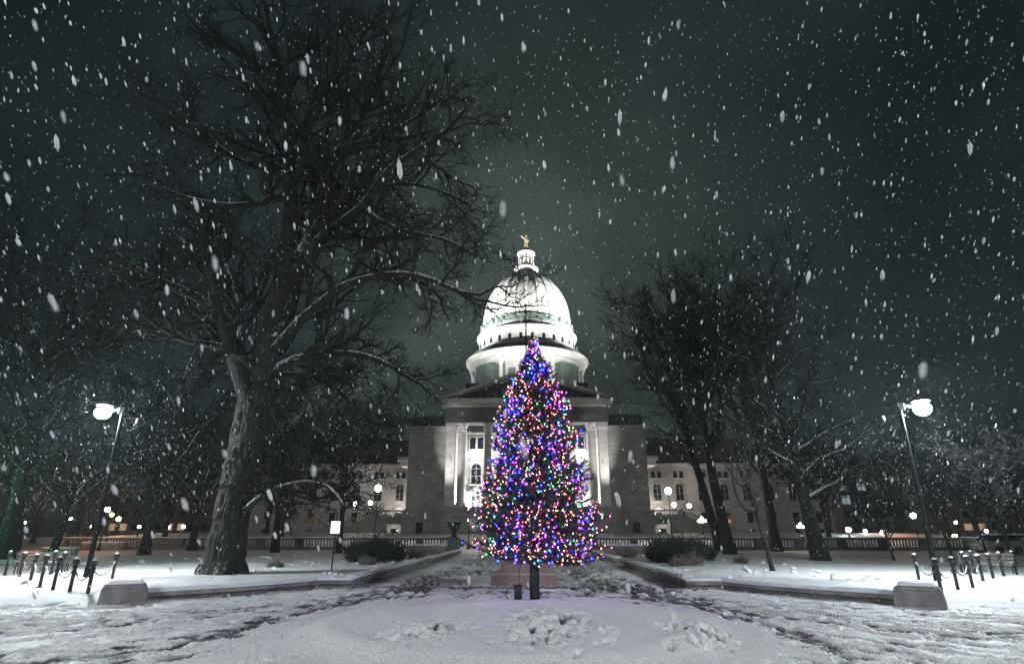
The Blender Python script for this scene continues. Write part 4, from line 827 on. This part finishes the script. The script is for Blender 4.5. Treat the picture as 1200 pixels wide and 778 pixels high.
for s, nm in ((-1, 'left'), (1, 'right')):
    wall_run(densify([(s * x, y) for x, y in arc], 16), .46, .22, label=f'low curved granite wall capped with snow, {nm} of the plaza, ending at a stone block')
    wall_run([(s * 6.15, 19.25), (s * 5.6, 19.22), (s * 5.05, 19.2)], .46, .24, label=f'short straight piece of low wall at the {nm} foot of the path beds', cap=.06)
    wall_run(densify([(s * 5.25, 19.5), (s * 5.3, 26), (s * 5.35, 32.9)], 14), .42, .27, label=f'long low snow capped wall along the {nm} side of the path, nearer half')
    wall_run(densify([(s * 5.3, 34.8), (s * 5.4, 44), (s * 5.45, 50.4)], 12), .42, .27, label=f'long low snow capped wall along the {nm} side of the path, farther half')
    # heavy end block
    bc = Vector((s * 9.42, 14.95)); blk = empty('stone_block', (bc.x, bc.y, 0), s * R(-34) if s > 0 else R(34)); tag(blk, f'heavy granite end block topped with snow beside the {nm} chain posts', 'stone block', 'granite end blocks')
    MB().box(-.52, .52, -.40, .40, -.1, .36, .05).box(-.47, .47, -.35, .35, .36, .44, .05).build('block', 'wallstone', blk, bevel=.025)
    MB().box(-.40, .40, -.28, .28, .44, .53, .06).build('snow_cap', 'snow', blk, bevel=.04)
    # granite seat boxes in front of the balustrade
    pl = empty('granite_bench', (s * 7.4, 46.4, .1)); tag(pl, f'long low granite seat box with a snow top, {nm} of the path before the balustrade', 'bench', 'granite seat boxes')
    MB().box(-1.5, 1.5, -.5, .5, -.1, .62, .03).build('seat_box', 'wallstone', pl, bevel=.03); MB().box(-1.45, 1.45, -.46, .46, .62, .72, .04).build('snow_cap', 'snow', pl, bevel=.04)
    # balustrade of the capitol terrace
    for (x0, x1, w_) in ((6.6, 31.0, 'long'), ):
        bal = empty('balustrade', (s * x0, 61, 0)); tag(bal, f'long grey stone balustrade with a snowy rail across the {nm} half of the capitol front', 'balustrade', 'stone balustrades')
        L_ = x1 - x0 + 16; m = MB(); e = lambda a, c: tuple(sorted((s * a, s * c)))
        m.box(*e(0, L_), -.25, .25, -.1, .34); m.box(*e(0, L_), -.3, .3, 1.0, 1.16)
        for k in range(11): xx = L_ * k / 10; m.box(*e(xx - .35, xx + .35), -.3 - .01, .31, .34, 1.0)
        m.build('rail_and_piers', 'balstone', bal)
        m = MB()
        for k in range(int(L_ / .30)):
            xx = .15 + .30 * k; m.lathe([(.06, 0), (.09, .15), (.05, .42), (.085, .66)], (s * xx, 0, .34), 5)
        m.build('balusters', 'balstone', bal)
        MB().box(*e(0, L_), -.28, .28, 1.16, 1.24).build('snow_cap', 'snow', bal)
# bench walls far on the lawns
for (px0, px1, py, zt, lab) in ((50, 90, 650, .5, 'far low seat wall glowing orange by the left edge'), (96, 146, 645, .75, 'far low seat wall between the leaning tree and the left lamp'), (1045, 1100, 640, .7, 'far low seat wall with a snowy top behind the tall right lamp'), (1105, 1165, 640, .7, 'far low seat wall before the parked cars')):
    p0 = G(px0, py); p1 = G(px1, py); p1.y = p0.y
    wall_run([(p0.x, p0.y), ((p0.x + p1.x) / 2, p0.y), (p1.x, p0.y)], .6, zt, 'seat_wall', .08, lab, group='far seat walls')

# ------------------------------------------------------------------ urn, shrubs, flower-bed remains
urn = empty('garden_urn', (-6.05, 51.6, 0)); tag(urn, 'large dark urn on a square pedestal, left of the path', 'urn')
MB().box(-.55, .55, -.55, .55, -.05, .12).box(-.45, .45, -.45, .45, .12, 1.15).box(-.52, .52, -.52, .52, 1.15, 1.27).build('pedestal', 'bronze', urn, bevel=.02)
MB().lathe([(.28, 1.27), (.3, 1.35), (.12, 1.5), (.14, 1.6), (.34, 1.85), (.48, 2.1), (.52, 2.35), (.66, 2.47), (.66, 2.53), (.5, 2.5)], (0, 0, 0), 20).build('bowl', 'bronze', urn, smooth=True)
MB().lathe([(.55, 2.5), (.45, 2.58), (.15, 2.63)], (0, 0, 0), 18).build('snow_heap', 'snow', urn, smooth=True)
def shrub(x, y, rx, ry, hh, label, nst=260, mat='leaf', name='shrub', seed=0, leafy=True, group='shrubs in the beds'):
    root = empty(name, (x, y, gz(x, y))); tag(root, label, 'shrub', group)
    base = rng.uniform(-1, 1, (nst, 2)); base = base[(base ** 2).sum(1) < 1]; n = len(base); b_ = np.stack([base[:, 0] * rx * .8, base[:, 1] * ry * .8, np.zeros(n)], 1)
    d = np.stack([base[:, 0] * rng.uniform(.1, .6, n), base[:, 1] * .5, np.ones(n)], 1) + rng.normal(0, .18, (n, 3)); hgt = hh * (1 - .45 * (base ** 2).sum(1)) * rng.uniform(.55, 1.1, n)
    P = np.stack([b_ + d * (hgt * k / 3)[:, None] + rng.normal(0, .02, (n, 3)) * k for k in range(4)], 1); V, Q = tubes(P, np.full((n, 4), .008), 3); np_mesh('stems', V, Q, M['twig'] if leafy else M['dry'], root)
    g_, gr = grow(P, np.full((n, 4), .008), 6, .4, .8, (.4, 1.1), .2, .1, 3, .2, .005)
    i = np.repeat(np.arange(len(g_)), 9 if leafy else 2); t_ = rng.uniform(0, 1, (len(i), 1)); c = g_[i, 0] * (1 - t_) + g_[i, 2] * t_; u = rng.normal(size=c.shape); u /= np.linalg.norm(u, axis=1, keepdims=True); w_ = np.cross(u, rng.normal(size=c.shape)); w_ /= np.linalg.norm(w_, axis=1, keepdims=True)
    l = rng.uniform(.035, .075, (len(i), 1)) * (1 if leafy else .7); V = np.stack([c, c + u * l * .5 + w_ * l * .28, c + u * l, c + u * l * .5 - w_ * l * .28], 1).reshape(-1, 3)
    V2, Q2 = tubes(g_, gr, 3); np_mesh('foliage', np.concatenate([V, V2]), np.concatenate([np.arange(len(V)).reshape(-1, 4), Q2 + len(V)]), M[mat], root)
    return root
shrub(-8.0, 33.5, 1.7, 3.4, 1.15, 'broad dark evergreen shrub left of the path, behind the white sign', 900)
shrub(-9.6, 40.0, 1.2, 2.2, .8, 'lower dark shrub behind the broad one left of the path', 400)
shrub(8.1, 33.0, 1.6, 3.2, 1.1, 'broad dark evergreen shrub right of the path', 900)
shrub(9.8, 35.5, 1.2, 2.0, .95, 'rounder dark shrub just right of the broad right shrub', 450)
for i, (x, y, s_, lab) in enumerate(((-6.9, 40.5, .55, 'snowy clump of dry stems beside the urn, nearer the path'), (-7.6, 43.6, .6, 'snowy clump of dry stems before the left seat box'), (-6.5, 37.0, .5, 'small snow topped clump beside the left path wall'), (6.5, 38.5, .5, 'small snow topped clump beside the right path wall'), (6.8, 42.2, .55, 'snowy clump of dry stems before the right seat box'),
                              (8.0, 29.3, .6, 'reddish clump of dead stems at the front of the right shrub'), (7.1, 28.4, .4, 'flat tangle of dead stems by the right path wall'), (-7.4, 29.4, .45, 'flat tangle of dead stems before the left broad shrub'), (-10.8, 27.0, .35, 'thin dry plant on the snow right of the great tree'), (11.0, 31.5, .4, 'scattered frosted dry plants on the right lawn'))):
    shrub(x, y, s_, s_, s_ * .95, lab, 120, 'dry', 'dry_plant', leafy=False, group='withered plants in the beds')
# lumps of snow lying about the beds and lawns
lm = MB()
for k in range(210):
    s = rng.choice([-1, 1]); x = s * rng.uniform(6.0, 12.5); y = rng.uniform(20.5, 36) if k % 3 else rng.uniform(33, 44); r_ = rng.uniform(.04, .14)
    if k % 7 == 0: x = -rng.uniform(15, 30); y = rng.uniform(24, 44); r_ *= 1.3
    lm.lathe([(r_ * rng.uniform(.7, 1), -.03), (r_, r_ * .25), (r_ * rng.uniform(.5, .7), r_ * .6), (.02, r_ * .7)], (x, y, gz(x, y)), 7)
tag(lm.build('snow_lumps', 'snow', smooth=True), kind='stuff')

# ------------------------------------------------------------------ chain posts
def post_mesh():
    return MB().lathe([(.085, 0), (.085, .04), (.048, .06), (.045, .70), (.06, .72), (.06, .76), (.04, .78), (.075, .82), (.085, .87), (.07, .92), (.03, .95)], (0, 0, 0), 14)
pp = empty('chain_post', (0, 0, 0)); post_mesh().build('post', 'black', pp, smooth=True); MB().lathe([(.065, .935), (.05, .965), (.02, .98)], (0, 0, 0), 10).build('snow_cap', 'snow', pp, smooth=True)
first = True
def chain(a, b_, label, grp):
    a, b_ = Vector(a), Vector(b_); o = MB(); n = 26; L_ = (b_ - a).length
    pts = []
    for k in range(n + 1):
        t_ = k / n; p = a.lerp(b_, t_); p.z -= .30 * 4 * t_ * (1 - t_); pts.append(p - a)
    for k in range(n):
        c0, c1 = pts[k], pts[k + 1]; o.bar(c0 - (c1 - c0) * .12, c1 + (c1 - c0) * .12, .034 if k % 2 else .014, .014 if k % 2 else .034)
    ob = o.build('chain', 'black'); ob.location = a; tag(ob, label, 'chain', grp)
for side, front, back in (('right', [(1078.5, 685.5), (1105, 700), (1124, 695.5), (1141, 691.4), (1154, 687.7), (1166, 684.4), (1178, 681), (1193, 677)], [(1134, 679), (1144, 676.5)]),
                          ('left', [(130, 684), (101, 703), (80, 699), (61, 694), (46, 689), (34, 686), (21, 681), (4.6, 677)], [(69, 680), (58, 677.5)])):
    ords = ['first', 'second', 'third', 'fourth', 'fifth', 'sixth', 'seventh', 'eighth']
    pos = [G(*p) for p in front]
    for k, p in enumerate(pos):
        o = pp if first else copy_tree(pp); first = False
        o.location = (p.x, p.y, 0); tag(o, f'black ball topped chain post, {ords[k]} from the {side} stone block', 'bollard', f'chain posts on the {side}')
        if k: q = pos[k - 1]; chain((q.x, q.y, .74), (p.x, p.y, .74), f'sagging black chain between the {ords[k-1]} and {ords[k]} posts from the {side} stone block', f'chains on the {side}')
    for k, px in enumerate(back):
        p = G(*px); o = copy_tree(pp); o.location = (p.x, p.y, 0); tag(o, f'black chain post {["just in front of", "at the far end of"][k]} the {side} bench, behind the main row', 'bollard', f'chain posts on the {side}')

# ------------------------------------------------------------------ benches
bp_ = empty('park_bench', (0, 0, 0))
sb = MB()
for k in range(4): sb.box(-.85, .85, -.22 + .13 * k, -.12 + .13 * k, .43, .46)
sb.build('seat', 'wood', bp_, bevel=.006)
sb = MB()
for k in range(3): sb.bar((-.85, .32 + .04 * k, .58 + .13 * k), (.85, .32 + .04 * k, .58 + .13 * k), .03, .1)
sb.build('backrest', 'wood', bp_)
for sx in (-.8, .8):
    MB().tube([(sx, -.3, 0), (sx, -.26, .43), (sx, .25, .43), (sx, .42, .92)], .022, 7).tube([(sx, .35, 0), (sx, .26, .43)], .022, 7).tube([(sx, -.26, .43), (sx, -.25, .64), (sx, .3, .66)], .018, 7).build('leg', 'black', bp_, smooth=True)
MB().box(-.83, .83, -.2, .25, .465, .51).build('snow_cap', 'snow', bp_, bevel=.02)
p = G(40, 675); bp_.location = (p.x, p.y + .3, 0); bp_.rotation_euler[2] = R(-150); tag(bp_, 'slatted park bench with snow on its seat behind the left chain posts', 'bench', 'park benches')
o = copy_tree(bp_); p = G(1166, 677); o.location = (p.x, p.y + .3, 0); o.rotation_euler[2] = R(150); tag(o, 'slatted park bench with snow on its seat behind the right chain posts', 'bench', 'park benches')

# ------------------------------------------------------------------ tall street lamps with two arms
def tall_lamp(x, y, s, h, label, group='tall park lamp posts'):
    t_ = empty('tall_lamp_post', (x, y, 0)); tag(t_, label, 'lamp post', group)
    MB().lathe([(.17, -.05), (.17, .05), (.12, .08), (.10, .5), (.085, .55), (.06, h - .25), (.055, h)], (0, 0, 0), 16).build('pole', 'pole', t_, smooth=True)
    MB().box(-.12, .12, -.12, .12, h - .12, h + .14).bar((0, 0, h + .06), (s * .48, 0, h + .03), .09, .12).build('bracket', 'black', t_, bevel=.02)
    MB().tube([(0, 0, h - .28), (-s * .45, 0, h - .30), (-s * .72, 0, h - .30)], .025, 8).lathe([(.10, 0), (.14, -.06), (.13, -.2), (.08, -.28)], (-s * .72, 0, h - .3), 12).build('dark_fixture', 'black', t_, smooth=True)
    MB().lathe([(.27, h + .18), (.30, h + .2), (.24, h + .29), (.10, h + .34)], (s * .78, 0, 0), 20).build('lamp_hood', 'black', t_, smooth=True)
    MB().ball((s * .78, 0, h - .06), .27 if y > 0 else .25, .85, 20, 14).build('lamp_glass', 'lamp_rear' if y < 0 else 'lamp_white', t_, smooth=True)
    return t_
tall_lamp(13.34, 20.3, 1, 5.75, 'tall dark lamp post with a bright white lamp, on the right behind the chain posts')
tall_lamp(-14.9, 21.1, -1, 5.95, 'tall dark lamp post with a bright white lamp, on the left behind the chain posts')
tall_lamp(-14.5, -3.5, 1, 7.5, 'tall lamp post behind the viewer on the left kerb', 'street lamps behind the viewer')
tall_lamp(14.5, -3.5, -1, 7.5, 'tall lamp post behind the viewer on the right kerb', 'street lamps behind the viewer')

# globe lamp posts of the park
def globe_lamp(x, y, z0, h, r_, mat, label, group='globe lamp posts', power=0, col=(1, .82, .64), name='globe_lamp_post'):
    t_ = empty(name, (x, y, z0)); tag(t_, label, 'lamp post', group)
    MB().lathe([(.2, -.1), (.2, .1), (.11, .25), (.09, .7), (.06, .8), (.05, h - r_ - .15), (.11, h - r_ - .08), (.11, h - r_ + .02)], (0, 0, 0), 12).build('pole', 'black', t_, smooth=True)
    MB().ball((0, 0, h), r_, 1.05, 14, 10).build('globe', mat, t_, smooth=True)
    MB().lathe([(r_ * .5, h + r_), (r_ * .3, h + r_ * 1.25), (.02, h + r_ * 1.6)], (0, 0, 0), 8).build('finial', 'black', t_, smooth=True)
    return t_
def gl(px, top, Y, r_, mat, label, **k):
    p = A(px, top, Y); z0 = gz(p.x, Y); return globe_lamp(p.x, Y, z0, p.z - z0, r_, mat, label, **k)
gl(443, 572, 66, .33, 'globe_warm', 'bright globe lamp post left of the capitol portico, over the dark shrub')
gl(783, 575, 66, .33, 'globe_warm', 'bright globe lamp post right of the capitol portico')
gl(550, 592, 63, .22, 'globe_far', 'slim globe lamp post before the left columns of the portico')
for px, top, Y, r_, mt, lab in ((126, 597, 57, .22, 'globe_far', 'globe lamp post beside the left seat walls, left of the leaning tree'), (83, 608, 85, .2, 'globe_cool', 'small far lamp left of the tall left lamp post'), (105, 616.5, 92, .2, 'globe_cool', 'tiny far lamp just right of the tall left pole'),
                               (29, 612, 90, .17, 'globe_cool', 'tiny far lamp at the left edge, under the broad tree'), (197, 617.5, 95, .24, 'globe_cool', 'far pair of lamps between the left lawn trees, left one'), (215, 617, 95, .24, 'globe_cool', 'far pair of lamps between the left lawn trees, right one'), (163, 617, 80, .18, 'globe_cool', 'tiny lamp behind the leaning left tree'), (179, 620, 88, .15, 'globe_cool', 'tiny lamp just right of the leaning left tree'),
                               (1070, 604, 66, .27, 'globe_far', 'globe lamp post left of the tall right pole'), (994, 620.5, 84, .30, 'globe_cool', 'far round lamp right of the spreading tree'), (1014, 622.5, 88, .24, 'globe_cool', 'smaller far lamp right of the spreading tree'), (1034, 623.5, 88, .24, 'globe_cool', 'far lamp behind the small young tree'),
                               (1120, 612, 84, .16, 'globe_cool', 'tiny far lamp among the right young trees'), (1172, 627.5, 95, .25, 'globe_cool', 'far lamp above the beige car, right one'), (1165, 627.5, 95, .18, 'globe_cool', 'far lamp above the beige car, left one'), (1156, 622, 60, .14, 'globe_cool', 'narrow lamp caught behind the young tree stem on the right')):
    gl(px, top, Y, r_, mt, lab)
for px, top, Y, r_, lab in ((131, 603, 80, .22, 'orange sodium lamp near the left lamp post, upper one'), (139, 608, 86, .28, 'orange sodium lamp right of its twin on the left'), (122, 634, 86, .30, 'low orange lamp behind the left seat walls'),
                            (1094, 629, 88, .28, 'orange lamp right of the tall right pole, first of three'), (1098.5, 636, 88, .25, 'low orange lamp under the three on the right'), (1103, 630.5, 88, .34, 'orange lamp, third and brightest of three on the right'), (1119.5, 630, 86, .42, 'large orange lamp between the right young trees'), (1133, 640, 86, .2, 'low orange lamp before the parked cars')):
    gl(px, top, Y, r_, 'sodium', lab, group='orange street lamps', name='street_lamp')
point((-40, 47, 4.0), 500, (1, .35, .16), .2, 'sodium_glow'); point((-46, 55, 4.5), 500, (1, .38, .18), .2, 'sodium_glow')
point((50, 84, 4.0), 500, (1, .42, .2), .2, 'sodium_glow')
# lamps on the stair piers: a pair each side, and the cluster lamps on the balustrade
def pier_lamp(p, r_, label, cluster=False, group='lamps on the stair piers'):
    z0 = 5.3 if p.y > 90 else 1.25
    t_ = empty('pier_lamp', (p.x, p.y, z0)); tag(t_, label, 'lamp', group); hh = p.z - z0
    MB().lathe([(.3, -.2), (.3, .05), (.14, .15), (.09, .4), (.07, hh - r_)], (0, 0, 0), 10).build('stem', 'black', t_, smooth=True)
    if cluster:
        m = MB(); m.ball((0, 0, hh + r_ * 1.1), r_ * .48, n=12, m=8)
        for k in range(5): a = 2 * PI * k / 5; m.ball((r_ * 1.35 * math.cos(a), r_ * 1.35 * math.sin(a), hh - .03), r_ * .46, n=10, m=7)
        m.build('globes', 'globe_far', t_, smooth=True)
    else: MB().ball((0, 0, hh), r_, n=12, m=8).build('globe', 'globe_far', t_, smooth=True)
pier_lamp(A(790, 591, 98), .30, 'globe lamp on the right terrace corner, next to the tall globe post'); pier_lamp(A(807.5, 592.5, 98), .32, 'globe lamp on the right stair pier, right of its neighbour')
pier_lamp(A(434, 589, 98), .32, 'globe lamp on the left terrace corner, next to the tall globe post'); pier_lamp(A(416, 590, 98), .30, 'globe lamp on the left stair pier, farther from the portico')
pier_lamp(A(822.5, 610, 61), .24, 'cluster of small globes on the balustrade right of the portico', True, 'cluster lamps on the balustrade'); pier_lamp(A(938, 616.5, 61), .20, 'cluster of small globes on the balustrade behind the spreading tree', True, 'cluster lamps on the balustrade')

# green lamp at the left edge
gm_ = empty('signal_lamp', (-39.5, 38.2, 0)); tag(gm_, 'low green lamp on a post beside the broad tree at the left edge', 'lamp')
MB().tube([(0, 0, -.1), (0, 0, 3.6)], .05, 8).build('post', 'black', gm_); MB().ball((0, 0, 3.7), .12).build('glass', 'green_lamp', gm_, smooth=True)
point((-37.6, 36.8, 4.0), 700, (.2, 1, .6), .1, 'green_light')

# lit sign
sg_ = empty('park_sign', (*G(387.5, 677)[:2], gz(-7.1, 23.4))); sg_.rotation_euler[2] = R(8); tag(sg_, 'small bright white sign on a thin leaning post, left of the path', 'sign')
MB().tube([(0, 0, -.1), (.02, 0, 2.2)], .028, 8).build('post', 'black', sg_, smooth=True)
MB().box(-.165, .165, -.05, -.02, 1.42, 1.86).build('panel', 'signpanel', sg_, bevel=.01); MB().box(-.20, .20, -.02, .02, 1.36, 1.9).build('backing', 'signframe', sg_, bevel=.01)

# ------------------------------------------------------------------ far buildings and cars
def block_building(name, x0, x1, y0, y1, h, mat, label, rows, cols_, lit, cat='building'):
    root = empty(name, ((x0 + x1) / 2, y0, .9)); tag(root, label, cat, None); cx = (x0 + x1) / 2; hw = (x1 - x0) / 2
    MB().box(-hw, hw, 0, y1 - y0, -.9, h).build('wall', mat, root); MB().box(-hw - .3, hw + .3, -.3, y1 - y0 + .3, h, h + .6).build('roof', 'roof', root)
    for r_ in range(rows):
        for c in range(cols_):
            xx = -hw + (c + .5) * 2 * hw / cols_; zz = 1.2 + r_ * (h - 1.5) / rows; w = hw / cols_ * .55; hh = (h - 1.5) / rows * .5
            f = MB().box(xx - w - .1, xx + w + .1, -.12, .05, zz - .1, zz + hh + .1).build('window', 'concrete', root); on = (r_, c) in lit or (lit == 'all' and r_ == 0)
            MB().box(xx - w, xx + w, -.17, -.13, zz, zz + hh).build('pane', 'litglass' if on else 'glass', f)
    return root
block_building('brick_building', -88, -58, 118, 135, 9, 'brick', 'low brown brick building with lit ground floor beyond the far left lamps', 3, 13, {(0, 2), (0, 3), (0, 7), (0, 8), (0, 11)})
block_building('brick_building', 78, 104, 112, 130, 8, 'brick', 'low brick building with lit shop windows beyond the cars on the right', 3, 11, {(0, 0), (0, 1), (0, 5), (0, 6), (0, 9)})
cz = A(966, 551, 118); cx2 = A(1066, 547, 118)
cbn = empty('concrete_building', (cz.x, 118, .9)); tag(cbn, 'modern concrete frame building with a flat roof slab behind the spreading tree', 'building'); wd = cx2.x - cz.x
MB().box(0, wd, -1, 14, cz.z - .9 - 1.4, cz.z - .9).build('roof_slab', 'concrete', cbn); MB().box(.4, 1.9, -.8, 1.2, -.9, cz.z - 2.3).build('pillar', 'concrete', cbn); MB().box(wd - 1.9, wd - .4, -.8, 1.2, -.9, cz.z - 2.3).build('pillar', 'concrete', cbn)
MB().box(.2, wd - .2, 1.6, 13.8, -.9, cz.z - 2.3).build('curtain_wall', 'roof', cbn)
for r_ in range(3):
    for c in range(14):
        xx = 2.6 + (wd - 5) * c / 13.5; zz = cz.z - 4.6 - r_ * 2.6; f = MB().box(xx - .42, xx + .42, 1.5, 1.62, zz - .1, zz + 1.7).build('window', 'black', cbn)
        MB().box(xx - .34, xx + .34, 1.42, 1.49, zz, zz + 1.6).build('pane', 'coollit' if (r_ < 2 and c in (0, 1, 2)) or (r_ == 0 and c in (5, 6, 9)) else 'glass', f)
def car(x, y, rz, mat, label):
    c = empty('parked_car', (x, y, gz(x, y)), rz); tag(c, label, 'car', 'cars parked beyond the right lawn'); s_ = [(-2.2, .35), (-2.25, .75), (-2.1, .95), (-1.75, 1.0), (-1.2, 1.48), (.55, 1.5), (1.15, 1.02), (2.0, .9), (2.25, .7), (2.22, .35)]
    MB().prism([(-2.2, .3), (-2.25, .75), (-2.15, .95), (-1.7, 1.0), (1.15, 1.0), (2.0, .9), (2.25, .7), (2.22, .3)], -.88, .88).build('body', mat, c, bevel=.06)
    MB().prism([(-1.72, 1.0), (-1.2, 1.46), (.5, 1.48), (1.15, 1.0)], -.76, .76).build('cabin', 'glass', c, bevel=.04); MB().prism([(-1.25, 1.46), (.55, 1.48), (.45, 1.56), (-1.15, 1.56)], -.74, .74).build('roof', 'snow', c, bevel=.03)
    for wx in (-1.4, 1.4):
        for wy in (-.86, .86):
            w = MB(); w.tube([(wx, wy - .1, .33), (wx, wy + .1, .33)], .33, 16); q = w.build('wheel', 'tyre', c, smooth=True); MB().tube([(wx, wy - .12, .33), (wx, wy + .12, .33)], .18, 12).build('hubcap', 'steel', q, smooth=True)
    for wy in (-.6, .6): MB().box(2.2, 2.27, wy - .14, wy + .14, .6, .74).build('headlight', 'glass', c)
    return c
pc = G(1180, 649.5); car(pc.x, pc.y, R(8), 'carpaint', 'beige snow dusted car parked beyond the right lawn'); pc = G(1215, 650); car(pc.x, pc.y + 1, R(6), 'carpaint', 'second snow dusted car cut by the right edge of the lawn')

# ------------------------------------------------------------------ falling snow
def flakes(n, lo, hi, r_lo, r_hi, stretch=1.9, pw=2.2):
    c = rng.uniform(lo, hi, (n, 3)); r_ = r_lo + (r_hi - r_lo) * rng.uniform(0, 1, n) ** pw; return c, r_, stretch
oct_ = np.array([(1, 0, 0), (-1, 0, 0), (0, 1, 0), (0, -1, 0), (0, 0, 1), (0, 0, -1)], float); of = np.array([(0, 2, 4), (2, 1, 4), (1, 3, 4), (3, 0, 4), (2, 0, 5), (1, 2, 5), (3, 1, 5), (0, 3, 5)])
def flake_mesh(c, r_, stretch, tmpl, tf, smooth_=True):
    n = len(c); wind = np.array([.05, .55, -.84]) + rng.normal(0, .07, (n, 3)); wind /= np.linalg.norm(wind, axis=1, keepdims=True); u = np.cross(wind, [1, 0, 0.]); u /= np.linalg.norm(u, axis=1, keepdims=True); v = np.cross(wind, u)
    st_ = stretch * rng.uniform(.7, 1.3, n)
    T = tmpl[None] * rng.uniform(.85, 1.15, (n, len(tmpl), 1)); V = c[:, None] + r_[:, None, None] * (T[..., 0:1] * u[:, None] + T[..., 1:2] * v[:, None] + T[..., 2:3] * st_[:, None, None] * wind[:, None])
    return V.reshape(-1, 3), (tf[None] + (np.arange(n) * len(tmpl))[:, None, None]).reshape(-1, 3)
VV = []; QQ = []; MI = []; o_ = 0
for (n, lo, hi, a, b_, pw, tm_, tf_) in ((9500, (-36, 10, 2.5), (36, 40, 30), .009, .036, 4.5, oct_, of), (2400, (-15, 3.5, .2), (15, 12, 13), .004, .022, 5, ico, icf), (8000, (-22, 6, 1.5), (22, 22, 19), .004, .0095, 1.5, oct_, of), (1100, (-4.5, 1.3, .3), (4.5, 4.2, 5.2), .003, .008, 2.5, ico, icf), (30, (-.9, .5, 1.2), (1.1, 1.1, 2.6), .0025, .0045, 1, ico, icf),
                                          (1000, (9, 17, .5), (20, 27, 5.6), .006, .012, 2, oct_, of), (1000, (-21, 17, .5), (-11, 27, 5.7), .006, .012, 2, oct_, of)):
    c, r_, s_ = flakes(n, lo, hi, a, b_, 1.9, pw)
    V, Q = flake_mesh(c, r_, 3.1, tm_, tf_); VV.append(V); QQ.append(Q + o_); o_ += len(V); MI.append(np.full(len(Q), 1 if n in (2400, 1100, 30) else 0))
fs_ = np_mesh('falling_snow', np.concatenate(VV), np.concatenate(QQ), [M['flake'], M['flake_soft']], smooth=True, mi=np.concatenate(MI)); tag(fs_, kind='stuff')
